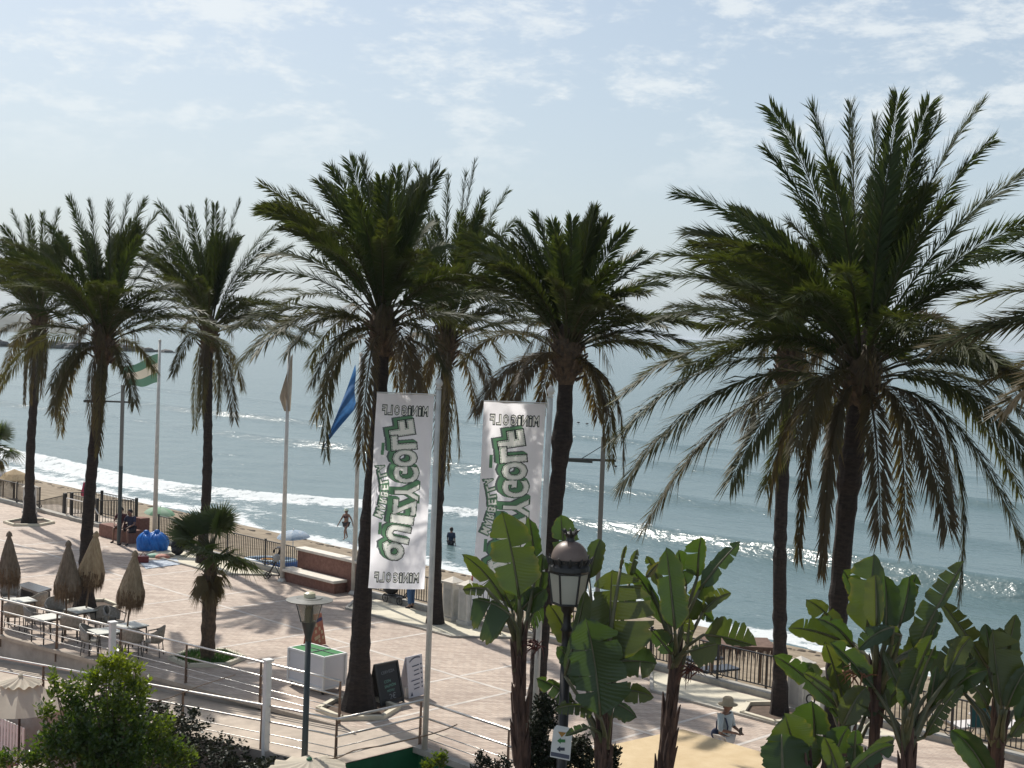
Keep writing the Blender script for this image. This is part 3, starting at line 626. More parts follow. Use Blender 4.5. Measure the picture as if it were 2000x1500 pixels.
# ---------------------------------------------------------------- giant bird of paradise plants
def wprof(t): 
    a = min(1, t/.16)**.55; c = 1 if t < .5 else max(0, 1-((t-.5)/.5)**2.1)**.75
    return a*c
def blade(lf, A, B, wl, wr, fl=.35, fr_=.35, bow=.12, tl=(), tr=(), dry=0.0, fwd=.10, sagl=0.0):
    """a paddle leaf from A to B (metres); wl / wr half widths, fl / fr_ fold towards the viewer, tl / tr tears"""
    A = Vector(A); B = Vector(B); m = B-A; Ln = m.length; d = m.normalized(); view = (Vector((0, 0, EYE))-(A+B)/2).normalized(); lat = d.cross(view).normalized(); nrm = lat.cross(d); rl = random.uniform(-.38, .38)
    lat, nrm = lat*math.cos(rl)+nrm*math.sin(rl), nrm*math.cos(rl)-lat*math.sin(rl); wl *= 1.12/math.cos(rl); wr *= 1.12/math.cos(rl)
    if nrm.dot(view) < 0: nrm = -nrm
    bowv = (nrm*random.uniform(-1, .3)+Z*.4).normalized()*bow*Ln
    tint = random.choice((0, 0, .02, .10, .18))
    mid = lambda t: A+m*t+bowv*(4*t*(1-t))
    for sg, w, fo, tears in ((-1, wl, fl, tl), (1, wr, fr_, tr)):
        if w <= 0: continue
        tears = list(tears) or [random.uniform(.2, .76) for _ in range(random.choice((0, 0, 0, 1, 1, 2)))]; er = [random.random()*6 for _ in range(3)]; brown = random.random() < .5
        cuts = [0.0]+sorted(tears)+[1.0]
        for c0, c1 in zip(cuts[:-1], cuts[1:]):
            nt_ = max(3, int((c1-c0)*22)); tcen = (c0+c1)/2; df = random.uniform(-.28, .28) if tears else 0; gap = random.uniform(.08, .24) if tears else 0; sag = sagl*random.uniform(.3, 1.3)
            ph = random.random()*6; ns = 5; vs = []
            for i in range(nt_+1):
                t = lerp(c0, c1, i/nt_)
                for j in range(ns+1):
                    s_ = j/ns; tt = t+(tcen-t)*gap*s_**1.5 if tears else t
                    ww = w*wprof(min(.999, max(.001, t)))*s_*(1+.05*math.sin(t*31+er[0])+.04*math.sin(t*57+er[1])+.05*math.sin(t*12+er[2]))
                    f = (fo+df)*(1-.35*s_)
                    p = mid(tt)+d*(fwd*ww*s_)+lat*(sg*ww*math.cos(f))+nrm*(ww*math.sin(f)+.010*Ln*math.sin(t*26+ph)*s_*s_)-Z*(sag*ww*s_)
                    vs.append(p); lf.w.append(t+.10*s_)
            lf.add(vs, [(i*(ns+1)+j, i*(ns+1)+j+1, (i+1)*(ns+1)+j+1, (i+1)*(ns+1)+j) for i in range(nt_) for j in range(ns)], max(0, min(1, dry+tint+random.uniform(-.03, .04))))
            if brown:
                for i in range(nt_+1): lf.a[len(lf.a)-(nt_+1)*(ns+1)+i*(ns+1)+ns] = random.uniform(.0, .6)
    return [mid(t) for t in (0, .2, .4, .6, .8, .97)]
def bop(stem_px, stem_top_px, Y, leaves, label, stem_r=.13, low=LOW, flowers=(), dy=.55, fill=0):
    """leaves: (A px, B px, left half px, right half px, options)"""
    top = D(*stem_top_px, Y); bot = D(*stem_px, Y); dirn = (top-bot).normalized(); k = (bot.z-low)/max(.2, dirn.z); ground = bot-dirn*k*1.0; ground.z = low
    t = thing('bird_of_paradise_plant', ground, label, 'bird of paradise plant', 'bird of paradise plants below the balcony')
    b = MB(); n = 26; pts = [ground.lerp(top, i/n) for i in range(n+1)]
    b.tube(pts, [stem_r*(1.05-.4*i/n)*(1+.08*random.uniform(-1, 1)) for i in range(n+1)], 10)
    for i in range(60):                                              # overlapping dry sheaths
        q = random.uniform(.25, .98); a = i*2.4; p = ground.lerp(top, q); r_ = stem_r*(1.05-.4*q); o = Vector((math.cos(a), math.sin(a), 0))
        b.tube([p+o*r_*.8, p+o*r_*1.1+dirn*.25, p+o*(r_*1.25+.03)+dirn*random.uniform(.4, .6)], [.05, .04, .008], 5)
    b.build('stem', M_bopstem, t)
    lf = MB(); pe = MB(); s = Y/FPX; leaves = list(leaves)
    for i in range(fill):
        a = random.uniform(-1.15, 1.15); sx, sy = stem_top_px; l0 = random.uniform(70, 130); l1 = l0+random.uniform(85, 135); q = a*random.uniform(.8, 1.2)
        leaves.append(((sx+l0*math.sin(a)*.7, sy-l0*math.cos(a)*.8), (sx+l0*math.sin(a)*.7+(l1-l0)*math.sin(q), sy-l0*math.cos(a)*.8-(l1-l0)*math.cos(q)), random.uniform(13, 24), random.uniform(13, 24), dict(da=random.uniform(.3, .9))))
    for i, (A, B, wl, wr, o) in enumerate(leaves):
        o = dict(o); da = o.pop('da', dy*math.sin(i*2.4)*.8); db = o.pop('db', da+random.uniform(-.25, .25)); o.setdefault('fl', random.uniform(.1, .95)); o.setdefault('fr_', random.uniform(.0, .95)); nop = o.pop('nop', 0)
        A3 = D(*A, Y+da); B3 = D(*B, Y+db); mids = blade(lf, A3, B3, wl*s, wr*s, **o)
        pe.tube(mids, [.022, .019, .016, .013, .009, .004], 6)
        if not nop:
            root = top-dirn*random.uniform(.1, .5)+Vector((random.uniform(-.06, .06), random.uniform(-.06, .06), 0)); dA = (B3-A3).normalized()
            c1 = root.lerp(A3, .55)+dirn*.10*(A3-root).length-dA*.05
            pe.tube([root, root.lerp(c1, .5), c1, c1.lerp(A3, .55), A3], [.045, .04, .032, .026, .022], 7)
    lf.build('leaves', M_bop, t, smooth=True); pe.build('leaf_stalks', M_petiole, t, smooth=True)
    for (px, py, sc, c) in flowers:
        f = MB(); p = D(px, py, Y-.12)
        for i in range(26):
            dd = Vector((random.gauss(0, 1), random.gauss(0, .6), random.gauss(.1, .8))).normalized(); q = p+Vector((random.gauss(0, .05), random.gauss(0, .05), random.gauss(0, .03)))*sc
            f.tube([q, q+dd*.10*sc, q+dd*.2*sc-Z*.05*sc], [.012*sc, .009*sc, .002], 4)
        f.build('dry_flower', c, t)
    return t
M_dflow = mat('dry flower', (0.10, 0.035, 0.02), .8, color2=(0.26, 0.11, 0.04), scale=20)
M_dflow2 = mat('dark dry flower', (0.05, 0.015, 0.012), .8, color2=(0.14, 0.04, 0.03), scale=20)
bop((1018, 1500), (1013, 1250), 20.5, [
    ((1014, 1170), (980, 998), 34, 44, dict(fl=.45, fr_=.15, tl=(.38, .66), tr=(.55,), bow=.06, da=-.1)),
    ((1046, 1125), (1033, 1010), 13, 16, dict(da=.4)), ((1052, 1170), (1060, 1080), 14, 12, dict(da=.5, tr=(.5,))),
    ((985, 1175), (902, 1083), 18, 14, dict(da=.2, fl=.2)), ((950, 1150), (903, 1152), 10, 16, dict(da=-.2, sagl=.4)),
    ((998, 1202), (922, 1170), 42, 8, dict(da=-.3, sagl=.8, tl=(.55,))), ((1020, 1190), (1066, 1150), 16, 24, dict(da=.3)), ((1000, 1190), (972, 1130), 10, 14, dict(da=.35)),
    ((1030, 1200), (1062, 1185), 8, 18, dict(da=.45, sagl=.8, tr=(.3, .5, .7))), ((1010, 1200), (1030, 1060), 16, 20, dict(da=.35, db=.5))],
    'bird of paradise plant in front of the right banner, leaning trunk of brown fibres', .13, flowers=((1046, 1262, 1.0, M_dflow2),))
bop((1178, 1500), (1180, 1405), 19.4, [
    ((1173, 1400), (1143, 1205), 40, 58, dict(fl=.5, fr_=.25, tl=(.22, .36, .62), tr=(.28, .70), bow=.08, da=-.3, db=-.2)),
    ((1192, 1300), (1196, 1112), 42, 72, dict(fl=.55, fr_=.2, tl=(.74,), tr=(.42, .62, .80), bow=.08, da=.15, db=.3)),
    ((1103, 1320), (1143, 1152), 9, 26, dict(da=.25, bow=.1)), ((1200, 1292), (1283, 1296), 26, 34, dict(da=.45, tr=(.6,))), ((1188, 1352), (1278, 1362), 14, 22, dict(da=.2)),
    ((1186, 1372), (1245, 1402), 8, 20, dict(da=-.1, sagl=.3)), ((1160, 1388), (1082, 1386), 14, 18, dict(da=-.1, tl=(.2, .35, .5, .65, .8), tr=(.25, .4, .55, .7, .85), sagl=.6, dry=.1)),
    ((1150, 1420), (1103, 1438), 6, 9, dict(da=-.2)), ((1150, 1130), (1172, 1053), 16, 20, dict(da=1.3, db=1.4)), ((1105, 1105), (1095, 1004), 22, 28, dict(da=1.5, db=1.7, tr=(.35,))), ((1115, 1260), (1072, 1180), 22, 26, dict(da=1.6, db=1.7)),
    ((1212, 1110), (1224, 1064), 3, 4, dict(da=.2)), ((1230, 1130), (1245, 1072), 8, 10, dict(da=.5)), ((1205, 1210), (1240, 1150), 14, 16, dict(da=.7))],
    'broad leaved bird of paradise plant right of the black lantern, big torn leaf in front', .12, fill=4)
bop((1298, 1500), (1322, 1275), 20.0, [
    ((1318, 1232), (1301, 1069), 23, 27, dict(fl=.5, fr_=.45, bow=.05, da=-.35, db=-.3)), ((1340, 1145), (1325, 1073), 14, 18, dict(da=.2)),
    ((1362, 1128), (1370, 1049), 26, 12, dict(da=.1, fl=.5)), ((1366, 1152), (1446, 1057), 15, 15, dict(da=-.1, fl=-.3, fr_=-.2, tl=(.82,), bow=.05)),
    ((1338, 1212), (1384, 1130), 18, 30, dict(da=.3, tr=(.45,))), ((1372, 1196), (1428, 1158), 18, 10, dict(da=.1, tl=(.2, .35, .5, .65, .8), dry=.1)),
    ((1374, 1240), (1478, 1262), 34, 14, dict(da=-.2, tl=(.3, .42, .54, .66, .78, .88), bow=.16)), ((1342, 1258), (1347, 1206), 9, 9, dict(da=-.35)),
    ((1346, 1272), (1402, 1258), 10, 22, dict(da=-.3, sagl=.4)), ((1302, 1222), (1220, 1098), 15, 13, dict(da=.1)), ((1262, 1128), (1291, 1097), 6, 9, dict(da=.2, dry=.5)),
    ((1312, 1278), (1272, 1232), 14, 20, dict(da=-.1)), ((1290, 1150), (1262, 1085), 10, 12, dict(da=.5, dry=.15)), ((1350, 1180), (1395, 1215), 14, 12, dict(da=.4))],
    'bird of paradise plant with one tall upright leaf, left of the sandy flat roof', .135, flowers=((1348, 1305, 1.0, M_dflow2),))
bop((1705, 1500), (1715, 1290), 18.6, [
    ((1692, 1238), (1707, 1082), 40, 22, dict(da=.2, fl=.25, tl=(.6,), bow=.07)), ((1712, 1228), (1709, 1122), 24, 13, dict(da=-.25, fl=.6)), ((1730, 1240), (1727, 1124), 8, 26, dict(da=-.1, fr_=.4)),
    ((1757, 1222), (1776, 1126), 20, 18, dict(da=.15, tr=(.5,))), ((1786, 1275), (1884, 1095), 27, 10, dict(da=.1, tl=(.28, .45, .58, .70, .82), fl=.15, bow=.04)),
    ((1745, 1225), (1676, 1268), 14, 20, dict(da=-.4, tr=(.3, .5, .65, .8), sagl=.4)), ((1760, 1240), (1700, 1240), 22, 14, dict(da=-.3)), ((1815, 1255), (1838, 1194), 12, 10, dict(da=.2)),
    ((1770, 1300), (1820, 1210), 16, 14, dict(da=.3, tl=(.4, .7)))],
    'bird of paradise plant with bright upright leaves under the largest palm', .11, flowers=((1676, 1312, 1.15, M_dflow),), fill=5)
bop((1772, 1500), (1772, 1420), 18.0, [
    ((1765, 1385), (1822, 1240), 26, 8, dict(da=-.1, fl=.3, bow=.06)), ((1776, 1400), (1829, 1258), 2, 9, dict(da=-.25, dry=.05)), ((1850, 1325), (1897, 1243), 22, 18, dict(da=.3, tl=(.5,))),
    ((1805, 1440), (1882, 1336), 8, 15, dict(da=.2, tr=(.2, .3, .4, .5, .6, .7, .8, .9), dry=.1)), ((1768, 1365), (1724, 1270), 11, 11, dict(da=.1)), ((1785, 1380), (1770, 1325), 14, 15, dict(da=-.2)),
    ((1815, 1395), (1830, 1300), 8, 10, dict(da=.4)), ((1735, 1390), (1718, 1330), 14, 10, dict(da=.5, tl=(.3, .5, .7)))],
    'bird of paradise plant of many thin stalks, centre of the right hand clump', .13, fill=7)
bop((1655, 1510), (1655, 1440), 18.4, [
    ((1652, 1390), (1610, 1252), 15, 17, dict(da=.2)), ((1640, 1385), (1508, 1280), 18, 20, dict(da=.1, tr=(.25, .36, .47, .58, .7), bow=.16)), ((1625, 1350), (1568, 1314), 9, 9, dict(da=-.1)),
    ((1645, 1420), (1692, 1342), 24, 22, dict(da=-.2, tr=(.5,))), ((1660, 1430), (1588, 1345), 10, 14, dict(da=.3, tl=(.3, .5, .7)))],
    'low bird of paradise plant with a long torn leaf before the white pillars', .11, fill=4)
bop((1945, 1510), (1952, 1420), 19.0, [
    ((1930, 1305), (1833, 1171), 12, 22, dict(da=.1, tr=(.34, .5, .62, .76), bow=.05)), ((1956, 1385), (1938, 1227), 12, 46, dict(da=-.25, fl=.7, fr_=.25, tr=(.72,), bow=.07)), ((1940, 1352), (1924, 1218), 18, 14, dict(da=.2)),
    ((1930, 1385), (1884, 1326), 16, 18, dict(da=.05, tl=(.5,), dry=.08)), ((1966, 1385), (2010, 1302), 16, 20, dict(da=-.3)), ((1935, 1525), (1858, 1426), 26, 26, dict(da=-.4, db=-.3, nop=1)),
    ((1868, 1248), (1926, 1352), 12, 12, dict(da=.3, tl=(.3, .5, .7), nop=1)), ((1990, 1420), (2030, 1330), 20, 20, dict(da=.2)), ((1975, 1440), (2012, 1400), 14, 12, dict(da=.1))],
    'bird of paradise plant at the right edge before the iron fence', .13, fill=5)
bop((1585, 1560), (1590, 1510), 15.5, [
    ((1570, 1520), (1532, 1393), 62, 40, dict(da=.2, fl=.55, fr_=.5, bow=.05)), ((1530, 1530), (1527, 1433), 34, 58, dict(da=-.3, fl=-.45, fr_=-.55, bow=.12)), ((1590, 1490), (1585, 1368), 42, 32, dict(da=.4, fl=.75, fr_=.75)),
    ((1622, 1505), (1658, 1418), 28, 20, dict(da=.1, tl=(.4,))), ((1668, 1505), (1672, 1424), 14, 14, dict(da=0, fl=-.3, fr_=-.3)), ((1660, 1510), (1748, 1456), 12, 20, dict(da=-.2)), ((1690, 1480), (1748, 1445), 14, 10, dict(da=.3)), ((1640, 1520), (1610, 1440), 20, 16, dict(da=-.1))],
    'lowest and nearest bird of paradise plant, cupped pale leaves at the bottom edge', .13)

# ---------------------------------------------------------------- shrubs and hedge
def cloud(b, blobs, n, ln, wd, Y, lime=0.0, up=.4, depth=.8, cluster=7):
    tot = sum(r_*r_ for *_, r_, _ in blobs)
    for (px, py, r_, li) in blobs:
        for i in range(int(n*r_*r_/tot/cluster)):
            a = random.uniform(0, 6.28); e = math.asin(random.uniform(-1, 1)); q = random.random()**.45; s = r_*Y/FPX
            c = D(px, py, Y)+Vector((math.cos(a)*math.cos(e)*s*q, math.sin(a)*math.cos(e)*s*q*depth, math.sin(e)*s*q))
            ax = Vector((random.gauss(0, .5), random.gauss(0, .5), 1)).normalized()
            for k in range(cluster):
                aa = k*2.4+random.uniform(-.4, .4); d = (Vector((math.cos(aa), math.sin(aa), random.uniform(-.1, 1.0)*up*2))).normalized(); d = (d+ax*.35).normalized()
                p = c+ax*(k*.022*ln/.09); w = d.cross(Vector((random.gauss(0, 1), random.gauss(0, 1), random.gauss(0, 1)))).normalized(); l = ln*random.uniform(.7, 1.15)
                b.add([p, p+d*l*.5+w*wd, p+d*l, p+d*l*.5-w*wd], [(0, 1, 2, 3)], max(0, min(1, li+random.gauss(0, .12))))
Y = 26.0
t = thing('bush', D(230, 1480, Y)*1 - Z*0, 'leafy green bush with lime green tips at the bottom left', 'bush'); t.location.z = LOW
b = MB(); root = Vector(t.location)
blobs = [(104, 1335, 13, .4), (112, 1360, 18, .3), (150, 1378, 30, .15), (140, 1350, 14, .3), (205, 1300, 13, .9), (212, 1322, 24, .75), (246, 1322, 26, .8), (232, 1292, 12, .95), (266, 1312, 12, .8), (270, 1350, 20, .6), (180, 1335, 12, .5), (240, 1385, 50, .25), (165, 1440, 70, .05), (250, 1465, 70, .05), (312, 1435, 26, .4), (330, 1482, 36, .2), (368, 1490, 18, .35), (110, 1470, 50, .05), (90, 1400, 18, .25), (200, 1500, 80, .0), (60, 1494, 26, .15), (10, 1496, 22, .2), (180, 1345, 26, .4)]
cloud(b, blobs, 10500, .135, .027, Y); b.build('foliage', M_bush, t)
b = MB()
for px, py, *_ in blobs:
    q = D(px, py, Y); b.tube([root, root.lerp(q, .5)+Vector((random.uniform(-.2, .2), random.uniform(-.2, .2), .2)), q], [.05, .03, .008], 5)
b.build('branches', M_wood, t)
def plain_bush(name, label, blobs, n, ln, wd, Y, m, cat='bush', gx=None):
    g = D(blobs[0][0], blobs[0][1], Y); t = thing(name, (g.x, g.y, LOW), label, cat)
    b = MB(); cloud(b, blobs, n, ln, wd, Y); b.build('foliage', m, t)
    b = MB()
    for px, py, *_ in blobs[::2]: b.tube([Vector((g.x, g.y, LOW)), D(px, py, Y)], [.04, .008], 5)
    b.build('branches', M_wood, t)
plain_bush('bush', 'dark small leaved shrub at the foot of the black lantern', [(1050, 1420, 30, 0), (1040, 1460, 38, 0), (1065, 1490, 40, 0), (1075, 1400, 26, 0), (1100, 1490, 30, .1), (1130, 1460, 26, .1), (1140, 1495, 34, 0), (1060, 1380, 20, 0), (1035, 1500, 30, 0)], 5200, .07, .022, 20.9, M_hedge)
plain_bush('bush', 'small green shrub below the steel railing right of the left banner pole', [(858, 1490, 14, .3), (838, 1500, 14, .3), (868, 1480, 8, .5)], 420, .09, .022, 27.5, M_bush)
plain_bush('bush', 'thin twiggy shrub below the railing left of the leaning fibrous trunk', [(940, 1488, 14, .1), (955, 1502, 20, .1), (985, 1498, 18, .1), (930, 1506, 14, .1)], 620, .08, .02, 27.0, M_hedge)
plain_bush('bush', 'small dark shrub by the corner of the sandy roof', [(1200, 1478, 12, .1), (1196, 1502, 16, .1)], 400, .07, .02, 19.8, M_hedge)
# hedge in front of the ramp
hd = thing('hedge', Bpt(4, LOW, .75), 'dark clipped hedge growing along the front of the lower railing', 'hedge'); b = MB()
for i in range(2200):
    t_ = random.uniform(.4, 6.9); gap = .45*math.sin(t_*2.1)+.3*math.sin(t_*5.3+1); top = min(.62, -.42+.2*t_)+.3*gap
    if 3.2 < t_ < 3.7 and random.random() < .8: continue
    c = Bpt(t_, lerp(LOW, top, random.random()**.6), random.uniform(.35, 1.15)); ax = Vector((random.gauss(0, .5), random.gauss(0, .5), 1)).normalized()
    for k in range(6):
        aa = k*2.4+random.uniform(-.4, .4); d = (Vector((math.cos(aa), math.sin(aa), random.uniform(-.2, .8)))).normalized(); w_ = d.cross(Vector((random.gauss(0, 1), random.gauss(0, 1), random.gauss(0, 1)))).normalized(); l = random.uniform(.07, .12); p = c+ax*k*.02
        b.add([p, p+d*l*.5+w_*.032, p+d*l, p+d*l*.5-w_*.032], [(0, 1, 2, 3)], random.uniform(0, .15))
b.build('foliage', M_hedge, hd)
b = MB()
for i in range(40):
    t_ = random.uniform(.5, 6.8); p = Bpt(t_, LOW, .75); b.tube([p, p+Vector((random.uniform(-.2, .2), random.uniform(-.2, .2), 1.5))], [.03, .01], 5)
b.build('branches', M_wood, hd)
# ================================================================ FENCES, RAILINGS, WALLS
def iron_fence(u0, u1, label, v=31.0, h=.95, z=.15):
    """fence along the promenade from u0 down to u1"""
    if u1 > u0: u0, u1 = u1, u0
    t = thing('iron_fence', UV(u0, v, z), label, 'fence', 'iron fence sections along the sea side'); P = lambda u, zz: UV(u, v, z+zz)
    b = MB(); b.bar(P(u0, h), P(u1, h), .055, .03); b.bar(P(u0, .12), P(u1, .12), .04, .025); b.bar(P(u0, h*.80-.1), P(u1, h*.80-.1), .03, .02) if False else None
    b.build('rails', M_iron, t)
    b = MB(); k = int((u0-u1)/.125)
    for i in range(1, k): u = u0-(u0-u1)*i/k; b.bar(P(u, .12), P(u, h), .022, .022, up=U_DIR)
    b.build('bars', M_iron, t)
    k = max(1, round((u0-u1)/2.5))
    for i in range(k+1):
        u = u0-(u0-u1)*i/k; b = MB(); b.bar(P(u, -.02), P(u, h+.03), .05, .05, up=U_DIR); b.box(P(u, h+.05), (.07, .07, .04), rad(45))
        for s in (-1, 1):                                           # curled brackets at the foot
            pts = [P(u+s*(.03+.16*math.sin(a)), .02+.10*(1-math.cos(a))) for a in [j*math.pi/7 for j in range(8)]]; b.tube(pts, .012, 5)
        b.build('post', M_iron, t)
    return t
def pillar(u, v, label, w=.46, h=1.22):
    t = thing('white_pillar', UV(u, v, 0), label, 'pillar', 'white pillars of the iron fence', rz=rad(45))
    b = MB(); b.box((0, 0, .06), (w+.08, w+.08, .12)); b.box((0, 0, h/2+.06), (w, w, h-.12))
    sh_ = b.build('shaft', M_pillar, t, local=True, bevel=.01)
    b = MB()
    for a in range(4):
        R = Matrix.Rotation(a*math.pi/2, 3, 'Z')
        b.box(R@Vector((0, -w/2-.008, .62)), (w*.58, .014, .84), mtx=R)
    b.build('panel', mat('grey panel', (0.50, 0.49, 0.46), .8, var=.1, scale=4), sh_, local=True)
    b = MB(); b.box((0, 0, h+.03), (w+.12, w+.12, .07)); hw = w/2+.03; b.add([(-hw, -hw, h+.066), (hw, -hw, h+.066), (hw, hw, h+.066), (-hw, hw, h+.066), (0, 0, h+.22)], [(0, 1, 4), (1, 2, 4), (2, 3, 4), (3, 0, 4)])
    b.build('cap', M_stone, t, local=True)
iron_fence(75, 62.9, 'black iron fence at the far left end behind the leftmost palm')
iron_fence(52.0, 41.5, 'black iron fence between the brick seat wall and the brick bench')
iron_fence(38.0, 33.2, 'black iron fence behind the left banner, between brick bench and white pillars')
iron_fence(32.0, 20.2, 'long black iron fence between the paired pillars and the slim palm')
iron_fence(18.0, -6, 'black iron fence at the right end behind the bird of paradise leaves')
pillar(62.5, 30.3, 'single white pillar beside the leftmost palm')
pillar(33.0, 30.62, 'white pillar nearer the left banner pole, of the pair by the fence'); pillar(32.25, 30.62, 'white pillar of the pair farther from the left banner pole')
pillar(19.55, 30.45, 'white pillar right behind the slim palm trunk'); pillar(18.55, 30.45, 'white pillar to the right, half covered by a torn leaf')
b = MB()                                                            # iron rings on the two right-hand pillars
for z_ in (.45, .85):
    pts = [UV(19.05, 30.2, z_)+U_DIR*(.12*math.cos(a))+Z*(.12*math.sin(a)) for a in [i*math.pi/8 for i in range(17)]]; b.tube(pts, .022, 6, caps=False)
tag(b.build('iron_rings', M_iron), 'black iron rings joining the two white pillars on the right', 'gate ring')
# stair enclosure down to the beach at the left
t = thing('stair_fence', UV(59.9, 31.2, 0), 'black iron fence sloping down beside the stairs to the beach', 'fence'); pa = G(144, 1006); ua, va = uvof(pa)
b = MB(); p0 = UV(ua, 31.3, .98); p1 = UV(ua+3.9, 31.3, .12); b.bar(p0, p1, .05, .03); b.bar(p0-Z*.9, p1-Z*.9, .04, .03)
for i in range(1, 32): q = p0.lerp(p1, i/32); b.bar(q, q-Z*.92, .02, .02, up=U_DIR)
b.build('bars', M_iron, t)
for q in (p0, p1): b = MB(); b.bar(q+Z*.1, q-Z*1.0, .15, .15, up=U_DIR); b.build('post', M_iron, t)
t = thing('stair_fence', UV(54, 33, 0), 'black iron enclosure round the stair head, seen behind the second palm', 'fence'); b = MB()
def panel(a, c, h=1.1):
    b.bar(a+Z*h, c+Z*h, .045, .03); b.bar(a+Z*.1, c+Z*.1, .04, .03); k = max(2, int((c-a).length/.14))
    for i in range(1, k): q = a.lerp(c, i/k); b.bar(q+Z*.1, q+Z*h, .02, .02, up=U_DIR)
ub = uvof(G(211, 1024))[0]
pC, pD, pE = UV(ua, 33.2, -.1), UV(ub+.2, 33.2, -.1), UV(ub+.2, 31.2, 0); panel(UV(ua, 31.4, 0), pC); panel(pC, pD); panel(pE, pD); panel(UV(ub+2.6, 31.2, 0), pE)
b.build('bars', M_iron, t)
for q in (pC, pD, pE, UV(ub+2.6, 31.2, 0)): b = MB(); b.bar(q, q+Z*1.2, .11, .11, up=U_DIR); b.build('post', M_iron, t)
b = MB(); b.tube([UV(ub+2.6, 30.95, .95), UV(ub+.2, 30.95, .95), UV(ub-.4, 30.95, .55)], .03, 6); b.tube([UV(ub+2.6, 30.95, .95), UV(ub+2.6, 30.95, 0)], .03, 6); b.build('handrail', M_steel, t)
b = MB(); b.sheet([tuple(UV(ub, 31.2, -.02)), tuple(UV(ua+4.5, 31.2, -.02)), tuple(UV(ua+4.5, 33.2, -.10)), tuple(UV(ub, 33.2, -.10))]); structure(b.build('stair_landing', M_conc))
# steel railings
def railing(label, P, t0, t1, posts, zf, hs=(1.0, .64, .36, .18), rr=(.03, .024, .012, .012), drop=.25, n=20, plate=True):
    t = thing('steel_railing', P(t0, zf(t0)), label, 'railing', 'steel railings of the ramp')
    for h, r_ in zip(hs, rr):
        b = MB(); b.tube([P(lerp(t0, t1, i/n), zf(lerp(t0, t1, i/n))+h) for i in range(n+1)], r_, 8); b.build('handrail' if h == hs[0] else 'rail', M_steel, t, smooth=True)
    for q in posts:
        b = MB(); a = P(q, zf(q)-drop); c = P(q, zf(q)+hs[0]-.02); k = 8
        for i in range(k): e, g = i/k, (i+1)/k; b.bar(a.lerp(c, e), a.lerp(c, g), .10-.05*e, .018, up=dA)
        b.build('post', mat('weathered steel post', (0.17, 0.115, 0.085), .5, metal=.4, var=.2, scale=6), t)
    return t
zero = lambda t: 0.0
tp = lambda px: min(np.linspace(0, 26, 1040), key=lambda s: abs(((lambda p: 1000+FPX*(p-Vector((0, 0, EYE))).dot(_r)/(p-Vector((0, 0, EYE))).dot(_f))(Apt(s, 1.0)))-px))
railing('upper steel railing along the restaurant terrace above the ramp', Apt, 0, 26, [0.0]+[tp(x) for x in (510, 365, 237, 112, 4)]+[20, 23, 26], zero, hs=(1.05, .70, .40, .22), drop=.35)
tpB = lambda px: min(np.linspace(0, 26, 1040), key=lambda s: abs(((lambda p: 1000+FPX*(p-Vector((0, 0, EYE))).dot(_r)/(p-Vector((0, 0, EYE))).dot(_f))(Bpt(s, .6)))-px))
railing('lower steel railing on the near side of the ramp, running down to the left', Bpt, 0, 26, [0.0]+[tpB(x) for x in (512, 357, 85)]+[18, 21, 24], rz_, drop=.15)
BC = lambda t, z: Vector((lerp(B0.x, C0.x, t), lerp(B0.y, C0.y, t), z))
railing('short steel railing joining the ramp corner and the left banner pole', BC, 0, 1, [0.98], zero, hs=(1.0, .62, .38, .19), drop=.12, n=2)
railing('steel railing along the promenade edge right of the left banner pole', lambda t, z: Ept(t, z, .05), 0.1, 16.5, [2.85, 5.6, 8.4, 11.2, 14], zero, drop=.12)
for px, y, lb in ((218, 34.0, 'white square post sticking out of the bush by the railing'), (523, 30.75, 'tall white square post standing in the dark hedge')):
    p = D(px, 1300, y); b = MB(); b.box((p.x, p.y, (1.92+LOW)/2), (.14, .14, 1.92-LOW), rad(40)); b.box((p.x, p.y, 1.94), (.2, .2, .05), rad(40)); tag(b.build('white_post', M_white, bevel=.008), lb, 'post', 'white posts by the ramp')
# brick bench and brick seat wall
t = thing('brick_bench', UV(39.8, 30.4, 0), 'red brick bench with a high back wall and pale stone slabs', 'bench')
b = MB(); b.bar(UV(41.6, 30.85, .55), UV(38.1, 30.85, .55), .36, 1.1); b.build('back_wall', M_brick, t); b = MB(); b.bar(UV(41.6, 30.35, .19), UV(38.6, 30.35, .19), .52, .38); b.build('base', M_brick, t)
b = MB(); b.bar(UV(41.7, 30.85, 1.15), UV(38.0, 30.85, 1.15), .46, .1); b.build('coping', M_stone, t, bevel=.015); b = MB(); b.bar(UV(41.75, 30.28, .43), UV(38.5, 30.28, .43), .62, .1); b.build('seat', M_stone, t, bevel=.015)
t = thing('seat_wall', UV(52.2, 29.9, 0), 'low red brick seat wall the man in the dark shirt sits on', 'seat wall')
b = MB(); b.bar(UV(54.6, 29.95, .27), UV(52.0, 29.95, .27), .6, .54); b.build('base', M_brick, t); b = MB(); b.bar(UV(52.75, 30.5, .5), UV(52.25, 30.5, .5), .45, 1.0); b.build('end_pier', M_brick, t)
# flat roof of the low kiosk in front of the promenade
kc = G(1333, 1424, 2.5); uk, vk = uvof(kc)
t = thing('kiosk', UV(uk-5, vk-1.2, LOW), 'low kiosk with a sandy yellow flat roof at the bottom right', 'kiosk')
b = MB(); b.prism([UV(uk, vk), UV(uk-11, vk), UV(uk-11, vk-3.6), UV(uk+.35, vk-3.6)], 2.36, 2.5); b.build('roof', M_roof, t)
b = MB(); b.prism([UV(uk-.1, vk-.1), UV(uk-10.9, vk-.1), UV(uk-10.9, vk-3.5), UV(uk+.2, vk-3.5)], LOW, 2.36); b.build('wall', M_wall, t)

